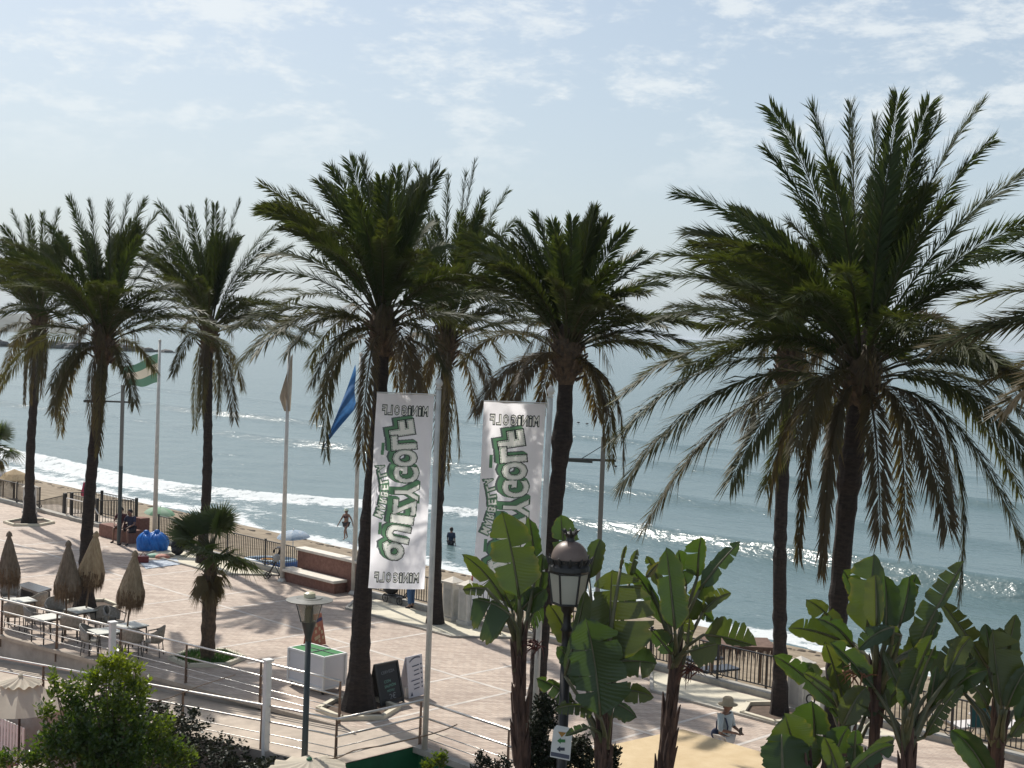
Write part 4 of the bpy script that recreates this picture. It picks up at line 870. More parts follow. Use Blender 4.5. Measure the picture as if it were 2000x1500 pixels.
# ================================================================ BANNERS
M_cloth = mat('white banner cloth', (0.92, 0.91, 0.94), .75, trans=.84, var=.03, scale=2)
M_txt_d = mat('dark print', (0.035, 0.045, 0.04), .7, trans=.4); M_txt_g = mat('green print', (0.13, 0.27, 0.15), .7, trans=.6); M_txt_w = mat('white print', (0.86, 0.86, 0.80), .75, trans=.78); M_txt_s = mat('slate print', (0.11, 0.13, 0.13), .7, trans=.6)
def glyph(ch, size, offset=0.0):
    c = bpy.data.curves.new('glyph', 'FONT'); c.body = ch; c.size = size; c.align_x = 'CENTER'; c.align_y = 'CENTER'; c.offset = offset; c.resolution_u = 3; c.fill_mode = 'FRONT'
    o = bpy.data.objects.new('glyph', c); COL.objects.link(o); dg = bpy.context.evaluated_depsgraph_get(); me = bpy.data.meshes.new_from_object(o.evaluated_get(dg))
    vs = [v.co.copy() for v in me.vertices]; fs = [tuple(p.vertices) for p in me.polygons]; bpy.data.objects.remove(o); bpy.data.curves.remove(c); bpy.data.meshes.remove(me); 
    return vs, fs
def fit(ch, w, h, offset=0.0):
    if ch == 'I': a, c = w/2+offset*.6, h/2+offset; return [(-a, -c), (a, -c), (a, c), (-a, c)], [(0, 1, 2), (0, 2, 3)]
    return fit_glyph(ch, w, h, offset)
def fit_glyph(ch, w, h, offset=0.0):                                      # glyph scaled to a box w x h round its own centre, outline grown by offset
    vs, fs = glyph(ch, 1.0); x0 = min(v.x for v in vs); x1 = max(v.x for v in vs); y0 = min(v.y for v in vs); y1 = max(v.y for v in vs)
    cx, cy = (x0+x1)/2, (y0+y1)/2; vs2, fs2 = glyph(ch, 1.0, offset/(h/(y1-y0))) if offset else (vs, fs)
    pts = [((v.x-cx)*w/(x1-x0), (v.y-cy)*h/(y1-y0)) for v in vs2]; tris = [(f[0], f[i], f[i+1]) for f in fs2 for i in range(1, len(f)-1)]
    return pts, tris
def banner(pole_base, y, top_z, px_pole_top, label, plabel, x0, x1, ztop, zbot, seed):
    """pole with a cloth hanging on its left; cloth local coordinates: a to the left of the pole, z up; printing is seen through from behind"""
    t = thing('banner_pole', pole_base, plabel, 'banner pole', 'white banner poles'); top = Vector((px_pole_top.x, px_pole_top.y, top_z))
    b = MB(); b.tube([Vector(pole_base), top], [.068, .058], 12); b.build('pole', M_wpole, t, smooth=True)
    b = MB(); b.lathe([(.02, 0), (.075, .03), (.04, .07), (.075, .11), (.085, .16), (.06, .22), (.015, .28)], top, 10); b.build('finial', M_wpole, t, smooth=True)
    b = MB(); arm = Vector((x0, y, ztop+.02)); b.tube([Vector((x1+.05, y, ztop+.02)), arm], .014, 6); b.build('banner_arm', M_steel, t)
    c = thing('banner', (x1, y, ztop), label, 'banner', 'white banners on poles'); Wd = x1-x0; Hh = ztop-zbot; rs = random.Random(seed); ph = [rs.random()*6 for _ in range(6)]
    def surf(a, s, lift=0.0):                                       # a: 0 at the outer edge .. 1 at the pole; s: 0 at the top .. 1 at the bottom
        e = (1-a)
        d = .032*math.sin(5.2*a+7*s+ph[0])*(.25+s)+.016*math.sin(13*s+3*a+ph[1])*e+.009*math.sin(19*(s*.8+a*.45)+ph[2])+.005*math.sin(34*(s*.5-a*.55)+ph[3])+.10*s*e*math.sin(2+ph[4])+.02*math.sin(9*a+22*s+ph[5])*math.exp(-a*2)
        x = x0+Wd*a-.10*Wd*s*(1)*0+.03*Wd*e*math.sin(5*s+ph[4])*s-.055*Wd*s
        return Vector((x, y-.0+d-lift, ztop-Hh*s+.02*e*math.sin(6*s)))
    NA, NS = int(Wd/.0085), int(Hh/.0085); ink = np.zeros((NS, NA), np.int8); codes = {'s': 1, 'g': 2, 'd': 3, 'w': 4}; jobs = []
    def put(layer, pts, fs, lift):                                  # pts in metres: (from the outer edge, down from the top)
        jobs.append((lift, codes[layer], pts, fs))
    k = Wd/1.24
    def mini(sc, cx, ytop, h):                                      # MiNiGOLF, mirrored
        adv = 0
        for ch, w in (('M', 1.0), ('i', .38), ('N', .95), ('i', .38), ('G', .95), ('O', .95), ('L', .75), ('F', .75)):
            adv += w
        x = cx+adv*sc/2; 
        for ch, w in (('M', 1.0), ('i', .38), ('N', .95), ('i', .38), ('G', .95), ('O', .95), ('L', .75), ('F', .75)):
            xc = x-w*sc/2; x -= w*sc; gw = w*sc*.80
            for lay, off, lift in (('d', .021, .006), ('w', .000, .009)):
                vs, fs = fit(ch, gw*.8, h, off); put(lay, [(xc-vx, ytop+h/2-vy) for vx, vy in vs], fs, lift)
    mini(.168*k, .64*k, .27, .20); mini(.168*k, .62*k, Hh-.36, .20)
    word = 'QUIZYGOLF'; n = len(word)
    # arc of the big word: position along s (bottom to top), height direction to the right; centre line from the photograph
    cxs = [.40, .50, .575, .62, .655, .63, .585, .54, .48]; hts = [.45, .48, .45, .49, .52, .53, .47, .49, .50]
    ss = [3.42, 3.04, 2.73, 2.47, 2.14, 1.76, 1.40, 1.06, .75]; ws = [.36, .34, .15, .33, .34, .36, .36, .28, .28]
    rots = [.16, .16, .10, .05, .0, -.05, -.08, -.12, -.2]
    hk = Hh/4.25
    for li, (ch, cx, hh, s0, w, ro) in enumerate(zip(word, cxs, hts, ss, ws, rots)):
        lz = .02+.01*(8-li); of = .62 if ch in 'ZYG' else 1
        def place(vs, dx=0, dy=0):
            o = []
            for vx, vy in vs:
                gx, gy = vx*math.cos(ro)-vy*math.sin(ro), vx*math.sin(ro)+vy*math.cos(ro)
                o.append(((cx*k+.10+gy+dx), (s0*hk-gx+dy)))
            return o
        vs, fs = fit(ch, w*.90, hh*.96, .078)
        for q in (1.0, .8, .6): put('s', place(vs, -.095*q-.012, -.045*q+.0), fs, .004+.0006*(1-q))
        vs, fs = fit(ch, w*.90, hh*.96, .070)
        for q in (.9, .7, .5, .3): put('g', place(vs, -.078*q, -.04*q), fs, .007+.0006*(1-q))
        vs, fs = fit(ch, w*.90, hh*.96, .064*of); put('d', place(vs), fs, lz)
        vs, fs = fit(ch, w*.90, hh*.96, .040*of); put('w', place(vs), fs, lz+.001)
        vs, fs = fit(ch, w*.90, hh*.96, .029*of); put('g', place(vs, .0, .0), fs, lz+.002)
        vs, fs = fit(ch, w*.90, hh*.96, .020*of); put('w', place(vs, .004, .002), fs, lz+.003)
    mb = 'MARBELLA'; n = len(mb)
    for i, ch in enumerate(mb):
        q = i/(n-1); s0 = (2.62-1.00*q)*hk; cx = (.175+.10*math.sin(math.pi*q))*k; ro = .38*math.cos(math.pi*q)
        pl = lambda vs, d=0: [((cx+vy*math.cos(ro)+vx*math.sin(ro))+d, s0-(vx*math.cos(ro)-vy*math.sin(ro))) for vx, vy in vs]
        vs, fs = fit(ch, .11*(1.1 if ch == 'M' else .9), .165, .036); put('s', pl(vs, -.012), fs, .005)
        vs, fs = fit(ch, .11*(1.1 if ch == 'M' else .9), .165, .024); put('g', pl(vs), fs, .008)
        vs, fs = fit(ch, .105*(1.1 if ch == 'M' else .9), .155, .006); put('w', pl(vs), fs, .0125)
    for s0 in (1.22, 2.93):
        put('g', [(.165*k, (s0-.13)*hk), (.23*k, (s0-.13)*hk), (.225*k, (s0+.13)*hk), (.16*k, (s0+.13)*hk)], [(0, 1, 2, 3)], .007)
    for lift, code, pts, fs in sorted(jobs, key=lambda j: j[0]):      # every thread of the cloth takes one ink
        P_ = np.array([(p[0]/Wd*NA, p[1]/Hh*NS) for p in pts])
        for f in fs:
            q = P_[list(f)]
            for tri in ([q] if len(q) == 3 else [q[[0, 1, 2]], q[[0, 2, 3]]]):
                x0_, y0_ = np.floor(tri.min(0)).astype(int); x1_, y1_ = np.ceil(tri.max(0)).astype(int)+1; x0_, y0_ = max(0, x0_), max(0, y0_); x1_, y1_ = min(NA, x1_), min(NS, y1_)
                if x1_ <= x0_ or y1_ <= y0_: continue
                X, Y_ = np.meshgrid(np.arange(x0_, x1_)+.5, np.arange(y0_, y1_)+.5); (ax, ay), (bx, by), (cx_, cy_) = tri
                d = (by-cy_)*(ax-cx_)+(cx_-bx)*(ay-cy_)
                if abs(d) < 1e-9: continue
                l1 = ((by-cy_)*(X-cx_)+(cx_-bx)*(Y_-cy_))/d; l2 = ((cy_-ay)*(X-cx_)+(ax-cx_)*(Y_-cy_))/d
                ink[y0_:y1_, x0_:x1_][(l1 >= -.01) & (l2 >= -.01) & (l1+l2 <= 1.01)] = code
    V_ = [[surf(i/NA, j/NS) for i in range(NA+1)] for j in range(NS+1)]
    for code, m, nm in ((0, M_cloth, 'cloth'), (1, M_txt_s, 'lettering_shadow'), (2, M_txt_g, 'lettering_green'), (3, M_txt_d, 'lettering_outline'), (4, M_txt_w, 'lettering_white')):
        b = MB(); idx = {}
        for j, i in np.argwhere(ink == code):
            f = []
            for jj, ii in ((j, i), (j, i+1), (j+1, i+1), (j+1, i)):
                if (jj, ii) not in idx: idx[(jj, ii)] = len(b.v); b.v.append(tuple(V_[jj][ii]))
                f.append(idx[(jj, ii)])
            b.f.append(tuple(f))
        b.build(nm, m, c, smooth=True)
def bn(ptop, pbase, y, xl, xr, yt, yb, lab, plab, seed):
    tp_ = D(*ptop, y); bs = D(*pbase, y); bs.z = -.05 if bs.z > -.05 else bs.z
    d_ = (tp_-bs); 
    L_ = D(xl[0], yt, y); R_ = D(xr, yt, y); Bm = D((xl[1]), yb, y)
    banner((bs.x, bs.y, 0.0), y, tp_.z, tp_, lab, plab, L_.x, R_.x, (L_.z+R_.z)/2, Bm.z, seed)
bn((857, 762), (829, 1472), 30.9, (736, 740), 848, 770, 1148, 'white banner nearer the left, mirrored green lettering fully visible', 'white banner pole at the corner of the steel railing', 3)
bn((1075, 778), (1039, 1500), 28.9, (945, 935), 1066, 787, 1190, 'white banner to the right, its lower half hidden by big leaves', 'white banner pole in front of the palm behind the lantern', 8)

# ================================================================ FLAGS
def flagpole(base, toppx, y, label, r_=.06):
    t = thing('flagpole', base, label, 'flagpole', 'white flagpoles by the fence'); top = D(*toppx, y); b = MB(); b.tube([Vector(base), Vector((base[0], base[1], top.z))], [r_*1.25, r_*.7], 10); b.build('pole', M_wpole, t, smooth=True)
    b = MB(); b.ball((base[0], base[1], top.z+.05), .07, 8, 6); b.build('finial', M_wpole, t); b = MB(); b.lathe([(r_*2.4, 0), (r_*2.4, .03), (r_*1.4, .12)], base, 10); b.build('base_flange', M_wpole, t)
    return top
g = UV(53.4, 31.45, 0); g = D(302, 1040, g.y); g.z = 0; y = g.y
flagpole(g, (316, 668), y, 'white flagpole carrying the green and white striped flag', .085)
c = thing('flag', (g.x, y, D(316, 690, y).z), 'green and white striped flag, slack, on the leftmost flagpole', 'flag'); 
P1, P2, P3, P4 = D(314, 690, y), D(232, 722, y), D(310, 749, y), D(247, 757, y)
def fl(a, s):
    p = P1.lerp(P2, a).lerp(P3.lerp(P4, a), s); return p+Vector((0, .22*math.sin(7*a+2.2*s)*a, .06*math.sin(8*a+s)))
M_fg = mat('green flag cloth', (0.10, 0.20, 0.145), .8, trans=.35); M_fw = mat('cream flag cloth', (0.55, 0.50, 0.41), .8, trans=.35)
for nm, s0, s1, m in (('green_stripe', 0, .335, M_fg), ('white_stripe', .335, .665, M_fw), ('green_stripe', .665, 1, M_fg)):
    b = MB(); b.grid(lambda a, s: fl(a, lerp(s0, s1, s)), 24, 5); b.build(nm, m, c, smooth=True)
g = G(551, 1135); y = g.y; flagpole(g, (573, 680), y, 'white flagpole with a hanging beige flag, left of the brick bench', .075)
P1, P2, P3, P4 = D(571, 690, y), D(556, 765, y), D(567, 803, y), D(553, 802, y)
M_fbe = mat('beige flag cloth', (0.48, 0.41, 0.32), .85, trans=.35, var=.1)
c = thing('flag', P1, 'beige flag hanging limp on the middle flagpole', 'flag'); b = MB()
b.grid(lambda a, s: (P1+Vector((0, 0, 0))).lerp(P3, s).lerp(D(lerp(569, 547, min(1, s*1.35)) if s < .74 else lerp(547, 556, (s-.74)/.26), lerp(700, 803, s), y), a)+Vector((0, .16*math.sin(9*a+3*s), 0)), 14, 16); b.build('cloth', M_fbe, c, smooth=True)
g = G(692, 1160); g = D(690, 1160, g.y); g.z = 0; y = g.y; flagpole(g, (698, 695), y, 'white flagpole with the blue flag, behind the left banner', .075)
M_fbl = mat('blue flag cloth', (0.05, 0.15, 0.34), .8, trans=.35, var=.15); c = thing('flag', D(694, 712, y), 'blue flag hanging in a long slack fold to the left of its pole', 'flag'); b = MB()
def fb_(a, s):                                                       # long diagonal fold
    top = D(lerp(694, 632, s**1.1), lerp(711, 874, s), y); bot = D(lerp(692, 632, s**1.5), lerp(798, 872, s**.9), y)
    top = D(694, 711, y).lerp(D(640, 858, y), s) ; q = D(694, 797, y).lerp(D(631, 875, y), min(1, s*1.05)) if s < .35 else D(672, 824, y).lerp(D(631, 875, y), (s-.35)/.65)
    return top.lerp(q, a)+Vector((0, .2*math.sin(8*a+5*s), 0))
b.grid(fb_, 12, 24); b.build('cloth', M_fbl, c, smooth=True)

# ================================================================ LAMPS
def t_lamp(base, y, toppx, armz_px, al, ar, label, split):
    t = thing('street_lamp', base, label, 'street lamp', 'tall street lamps with a cross arm'); zt = D(*toppx, y).z; za = D(toppx[0], armz_px, y).z; b = MB(); b.tube([Vector(base), Vector((base[0], base[1], split))], .085, 10); b.build('lower_post', M_dgrey, t)
    b = MB(); b.box((base[0], base[1], (split+zt)/2), (.13, .13, zt-split)); b.build('upper_post', mat('grey post', (0.17, 0.17, 0.155), .5), t)
    b = MB(); b.bar((base[0]+al, y-.0, za), (base[0]+ar, y-.0, za), .07, .07); b.build('cross_arm', M_dgrey, t); b = MB(); b.bar((base[0]+al-.05, y, za-.02), (base[0]+al+.75, y, za-.04), .2, .10); b.build('lamp_head', M_dgrey, t)
    b = MB(); b.tube([(base[0], y, zt-.25), (base[0]+al*.62, y, za)], .012, 5); b.build('stay_wire', M_iron, t)
g = G(232, 1064); t_lamp(g, g.y, (239, 752), 785, -1.55, .55, 'tall grey street lamp with a cross arm beside the seated man', D(236, 910, g.y).z)
g = UV(25.2, 31.6, 0); g = D(1171, 1055, 40.2); g.z = 0; t_lamp(g, g.y, (1181, 853), 899, -1.05, .38, 'tall street lamp with a cross arm, seen right of the black lantern', -.1+1.5)
# modern garden lamp with a disc hat
y = 29.0; g = D(597, 1470, y); g.z = LOW; zt = D(604, 1165, y).z; x = D(604, 1190, y).x; t = thing('garden_lamp', (x, y, LOW), 'dark green garden lamp with a flat disc hat and clear glass cone', 'garden lamp')
b = MB(); b.tube([(x, y, LOW), (x, y, zt-.92)], [.075, .062], 12); b.lathe([(.062, zt-.95), (.075, zt-.85), (.16, zt-.54), (.17, zt-.53)], (x, y, 0), 14); b.build('post', M_dgrey, t, smooth=True)
M_glass = mat('clear lamp glass', (.5, .46, .36), .1, trans=.0); 
def glassmat(name, col, a):
    m = bpy.data.materials.new(name); m.use_nodes = True; N = m.node_tree.nodes; L = m.node_tree.links; p = N['Principled BSDF']; p.inputs['Base Color'].default_value = (*col, 1); p.inputs['Roughness'].default_value = .12; p.inputs['Alpha'].default_value = a; return m
b = MB(); b.lathe([(.165, zt-.53), (.27, zt-.10)], (x, y, 0), 18, cap=False); b.build('glass', glassmat('yellowed glass', (.42, .36, .22), .38), t, smooth=True)
b = MB(); b.lathe([(.10, zt-.53), (.09, zt-.26), (.04, zt-.2)], (x, y, 0), 12); b.build('bulb_holder', M_dgrey, t)
b = MB()
for i in range(4): a = i*math.pi/2+.4; b.tube([(x+.175*math.cos(a), y+.175*math.sin(a), zt-.53), (x+.30*math.cos(a), y+.30*math.sin(a), zt-.08)], .011, 5)
b.build('glass_frame', M_dgrey, t)
b = MB(); b.lathe([(.05, zt-.10), (.49, zt-.09), (.50, zt-.07), (.28, zt-.035), (.26, zt-.02), (.14, zt-.015)], (x, y, 0), 28); b.build('hat', mat('grey lamp hat', (0.13, 0.13, 0.115), .45, var=.2, scale=6), t, smooth=False)
b = MB(); b.lathe([(.125, zt-.015), (.12, zt+.07), (.06, zt+.10)], (x, y, 0), 14); b.build('top_cap', mat('cream lamp cap', (0.55, 0.50, 0.34), .4), t)
# ornate black lantern
y = 20.2; c0 = D(1108, 1205, y); x = c0.x; zz_ = lambda py: D(1108, py, y).z; k = y/FPX; t = thing('lantern', (x, y, LOW), 'ornate black lantern with a brown dome and milky panes', 'lantern')
Mo = mat('brown dome', (0.15, 0.105, 0.085), .45, var=.12, scale=5); z0 = zz_(1178); z1 = zz_(1117)
b = MB(); b.tube([(x, y, LOW), (x, y, z0-.75)], [.09, .075], 12); b.lathe([(.075, z0-.75), (.12, z0-.72), (.07, z0-.62), (.07, z0-.42), (.10, z0-.40), (.06, z0-.33), (.055, z0-.16), (.09, z0-.12), (.11, z0-.02), (.19, z0)], (x, y, 0), 14); b.build('post', M_iron, t, smooth=True)
b = MB(); b.lathe([(30*k, z0), (39*k, z1)], (x, y, 0), 6, wob=lambda i, j, a: 1); b.build('panes', mat('milky lamp glass', (0.62, 0.60, 0.52), .35, trans=.45), t)
b = MB()
for i in range(6): a = i*math.pi/3; b.tube([(x+30*k*math.cos(a), y+30*k*math.sin(a), z0), (x+39.5*k*math.cos(a), y+39.5*k*math.sin(a), z1)], .016, 6)
for r_, z_ in ((30.5*k, z0), (39.5*k, z1)): b.tube([(x+r_*math.cos(a), y+r_*math.sin(a), z_) for a in [i*math.pi/3 for i in range(7)]], .018, 6)
b.build('frame', M_iron, t)
b = MB(); b.lathe([(38*k, z1), (41*k, z1+.03), (40*k, z1+.09), (36*k, z1+.13), (38*k, z1+.2)], (x, y, 0), 18)
for i in range(12):
    a = i*math.pi/6; p = Vector((x+39*k*math.cos(a), y+39*k*math.sin(a), z1+.13)); o = Vector((math.cos(a), math.sin(a), 0)); b.tube([p, p+o*.03+Z*.06, p+o*.055+Z*.11], [.03, .024, .006], 5)
b.build('crown_rim', M_iron, t)
zr = z1+.17; hd_ = zz_(1056)-zr; b = MB(); b.lathe([(37*k*math.cos(a)**.85 if a < 1.5 else .03, zr+hd_*math.sin(a)) for a in [i*1.5/9 for i in range(10)]], (x, y, 0), 20); dome = b.build('dome', Mo, t, smooth=True)
zt = zr+hd_; b = MB(); b.lathe([(.07, zt-.01), (.055, zt+.05), (.08, zt+.08), (.10, zt+.11), (.07, zt+.13)], (x, y, 0), 12)
for i in range(8): a = i*math.pi/4; p = Vector((x+.08*math.cos(a), y+.08*math.sin(a), zt+.10)); o = Vector((math.cos(a), math.sin(a), 0)); b.tube([p, p+o*.03+Z*.05, p+o*.06+Z*.07], [.02, .016, .005], 5)
b.build('finial', M_iron, dome)
# arrow sign on the lantern post
y2 = y-.14; t = thing('arrow_sign', D(1095, 1456, y2), 'white sign with arrows strapped to the lantern post', 'sign'); S = lambda px, py, l=0: D(px, py, y2-l)
b = MB(); b.add([S(1081, 1424), S(1118, 1432), S(1113, 1486), S(1074, 1478)], [(0, 1, 2, 3)]); b.add([S(1087, 1416, -.02), S(1112, 1421, -.02), S(1118, 1432, 0), S(1081, 1424, 0)], [(0, 1, 2, 3)]); b.build('panel', M_white, t)
def arrow(cx, cy, w, h, m, l=.008): 
    b = MB(); b.add([S(cx-w, cy, l), S(cx-w*.1, cy-h, l), S(cx-w*.1, cy+h, l)], [(0, 1, 2)]); b.add([S(cx-w*.1, cy-h*.5, l), S(cx+w, cy-h*.45, l), S(cx+w, cy+h*.55, l), S(cx-w*.1, cy+h*.5, l)], [(0, 1, 2, 3)]); b.build('arrow', m, t)
b = MB(); b.add([S(1090, 1429, .008), S(1106, 1431, .008), S(1097, 1440, .008)], [(0, 1, 2)]); b.build('arrow', mat('orange print', (0.42, 0.22, 0.05), .7), t)
arrow(1096, 1447, 8, 6, mat('leaf green print', (0.05, 0.20, 0.06), .7)); arrow(1095, 1463, 8, 6, mat('grey print', (0.05, 0.06, 0.08), .7))
b = MB(); b.add([S(1076, 1468, .008), S(1112, 1475, .008), S(1111.5, 1483, .008), S(1075.5, 1476, .008)], [(0, 1, 2, 3)]); b.build('caption_strip', mat('blue grey print', (0.10, 0.11, 0.15), .7), t)
# ================================================================ RESTAURANT FURNITURE
M_wicker = mat('grey wicker', (0.30, 0.285, 0.255), .7, var=.2, scale=14, bump=.4, bscale=60)
M_wickb = mat('beige wicker', (0.36, 0.31, 0.25), .7, var=.2, scale=14, bump=.4, bscale=60)
M_leg = mat('dark chair leg', (0.05, 0.045, 0.04), .4)
M_ttop = mat('white table top', (0.62, 0.62, 0.56), .4, var=.06, scale=3)
M_thatch = mat('grey brown thatch', (0.125, 0.095, 0.065), .95, color2=(0.22, 0.175, 0.125), scale=22, stretch=(1, 1, .12), bump=.8, bscale=40)
M_thatch2 = mat('straw thatch', (0.29, 0.205, 0.115), .95, color2=(0.44, 0.34, 0.21), scale=22, stretch=(1, 1, .12), bump=.8, bscale=40)
def make_chair(label, m, proto=None):
    t = thing('wicker_chair', (0, 0, 0), label, 'chair', 'wicker chairs of the restaurant terrace')      # faces +x
    b = MB(); b.box((0, 0, .42), (.46, .46, .05)); b.build('seat', m, t, local=True, bevel=.015)
    b = MB()
    def back(a, s): th = lerp(-1.5, 1.5, a); r_ = .27+.05*s; return Vector((-r_*math.cos(th)*1.02+.02, r_*math.sin(th), lerp(.44, .86-.17*abs(math.sin(th))**3, s)))
    b.grid(back, 16, 4); o = b.build('backrest', m, t, smooth=True, local=True); so = o.modifiers.new('thickness', 'SOLIDIFY'); so.thickness = .022
    b = MB(); b.tube([back(i/16, 1)+Vector((0, 0, .005)) for i in range(17)]+[Vector((.24, .27, .64)), ], .017, 6); b.tube([Vector((.24, -.27, .64)), back(0, 1)], .017, 6); b.build('arm_rail', m, t, local=True, smooth=True)
    for sx in (-1, 1):
        for sy in (-1, 1):
            b = MB(); b.tube([(sx*.20+(.03 if sx > 0 else 0), sy*(.21 if sx < 0 else .26), .64 if sx > 0 else .42), (sx*.20, sy*.21, .40), (sx*.24, sy*.23, 0)], .015, 6); b.build('leg', M_leg, t, local=True)
    b = MB(); b.bar((.22, -.22, .18), (.22, .22, .18), .015, .015); b.bar((-.22, -.22, .18), (-.22, .22, .18), .015, .015); b.build('stretcher', M_leg, t, local=True)
    return t
def make_table(label, w=.72):
    t = thing('cafe_table', (0, 0, 0), label, 'table', 'square tables of the restaurant terrace')
    b = MB(); b.box((0, 0, .73), (w, w, .035)); b.build('tabletop', M_ttop, t, local=True, bevel=.006); b = MB(); b.box((0, 0, .685), (w*.88, w*.88, .05)); b.build('apron', M_leg, t, local=True)
    for sx in (-1, 1):
        for sy in (-1, 1): b = MB(); b.tube([(sx*w*.42, sy*w*.42, .66), (sx*w*.43, sy*w*.43, 0)], .022, 6); b.build('leg', M_leg, t, local=True)
    return t
cg, cb = None, None
for px, py, rz, k, lb in (
    (299, 1281, 180, 'b', 'wicker chair at the right end of the terrace, facing left'), (257, 1283, 95, 'b', 'beige wicker chair seen from behind, near side of the rightmost table'),
    (222, 1242, -20, 'g', 'grey tub chair behind the white post, facing the rightmost parasol pole'), (177, 1279, 5, 'g', 'grey tub chair left of the white post, pulled to a small white table'),
    (192, 1243, -110, 'b', 'beige chair between two tables, its back turned to the sea'), (138, 1254, 100, 'b', 'beige chair seen from behind in front of the middle parasol'),
    (66, 1237, 10, 'g', 'grey tub chair left of the table nearest the ramp corner post'), (108, 1224, -60, 'g', 'grey tub chair beside the pole of the dark middle parasol'),
    (27, 1229, 95, 'b', 'beige chair seen from behind close to the left edge'), (19, 1192, -75, 'g', 'grey tub chair beyond the leftmost table'), (72, 1208, 150, 'b', 'beige chair by the dark stone bench')):
    g = G(px, py)
    if k == 'b':
        if cb is None: cb = make_chair(lb, M_wickb); o = cb
        else: o = copy_tree(cb)
    else:
        if cg is None: cg = make_chair(lb, M_wicker); o = cg
        else: o = copy_tree(cg)
    o.location = g; o.rotation_euler = (0, 0, rad(rz)); o['label'] = lb
tab = None
for px, py, lb in ((42, 1171, 'white square table at the pole of the leftmost parasol'), (158, 1190, 'pale table in front of the second palm trunk'), (93, 1204, 'white table between the leftmost chairs and the railing'), (256, 1220, 'white table at the pole of the rightmost parasol'), (205, 1231, 'small white table behind the square white post')):
    g = G(px, py, .75); 
    if tab is None: tab = make_table(lb); o = tab
    else: o = copy_tree(tab)
    o.location = (g.x, g.y, 0); o.rotation_euler = (0, 0, rad(45+random.uniform(-8, 8))); o['label'] = lb
M_fringe = mat('brown straw fringe', (0.10, 0.06, 0.033), .95, color2=(0.21, 0.14, 0.08), scale=14)
def thatch(basepx, toppx, label, m, wpx, lenpx):
    g = G(*basepx, .75); y = g.y; t = thing('thatched_parasol', (g.x, y, 0), label, 'parasol', 'closed thatched parasols'); top = D(*toppx, y); bot = Vector((g.x, y, 0)); ax = (top-bot).normalized(); k = y/FPX; L = lenpx*k; R = wpx*k/2
    b = MB(); b.tube([bot, top], .026, 8); b.build('pole', M_wood, t); b = MB()
    prof = [(.05, 0), (.18, .08), (.36, .20), (.62, .42), (.85, .62), (.98, .74), (1.0, .84), (.93, .92), (.78, 1.0)]
    b.lathe([(R*a, -L*c) for a, c in prof], top+ax*.03, 30, axis=ax, wob=lambda i, j, a: (1+(.07*math.sin(a*5+1)+.06*math.sin(a*11))*(i/8)+.05*random.uniform(-1, 1)), cap=False)
    fb2 = MB()
    for i in range(1300):                                            # loose straw
        a = random.uniform(0, 6.28); s = random.random()**.42; c = s*.97; rr = np.interp(c, [p[1] for p in prof], [p[0] for p in prof])*R*random.uniform(.95, 1.07); Q = ax.to_track_quat('Z', 'Y').to_matrix()
        p = top+ax*.03+Q@Vector((rr*math.cos(a), rr*math.sin(a), -L*c)); l = random.uniform(.12, .34)*(1.2 if s > .75 else .8); d = -ax+Q@Vector((math.cos(a), math.sin(a), 0))*random.uniform(-.1, .28)*(1-.7*s); w = Q@Vector((-math.sin(a), math.cos(a), 0))*.012
        (fb2 if s > .70 else b).add([p-w, p+w, p+d*l], [(0, 1, 2)])
    th_ = b.build('thatch', m, t); fb2.build('fringe', M_fringe, th_)
    b = MB(); b.lathe([(.10, -.10), (.075, 0), (.02, .06)], top+ax*.03, 10, axis=ax); b.build('tip', m, t)
thatch((18, 1171), (18, 1043), 'dark thatched parasol at the left edge, closed', M_thatch, 42, 98); thatch((129, 1193), (134, 1061), 'dark grey thatched parasol in front of the second palm, closed', M_thatch, 50, 108)
thatch((163, 1186), (188, 1043), 'straw coloured thatched parasol leaning against the second palm trunk', M_thatch2, 52, 104); thatch((245, 1223), (264, 1081), 'straw coloured thatched parasol at the right, standing alone', mat('brown straw thatch', (0.22, 0.165, 0.10), .95, color2=(0.36, 0.285, 0.19), scale=22, stretch=(1, 1, .12), bump=.8, bscale=40), 52, 104)
t = thing('stone_bench', G(66, 1165), 'dark polished stone bench behind the leftmost tables', 'bench'); g = Vector(t.location); b = MB(); pts = [G(31, 1142, .48), G(56, 1136, .48), G(101, 1149, .48), G(76, 1157, .48)]
b.prism([(p.x, p.y) for p in pts], .40, .48); b.build('slab', mat('polished dark stone', (0.045, 0.04, 0.04), .25), t); b = MB()
for q in (.15, .85): c = (pts[0].lerp(pts[3], .5)*0+pts[0].lerp(pts[3], q)+pts[1].lerp(pts[2], q))/2; b.box((c.x, c.y, .20), (.3, .45, .40), rad(-45))
b.build('support', mat('dark stone', (0.06, 0.055, 0.052), .7, var=.2), t)

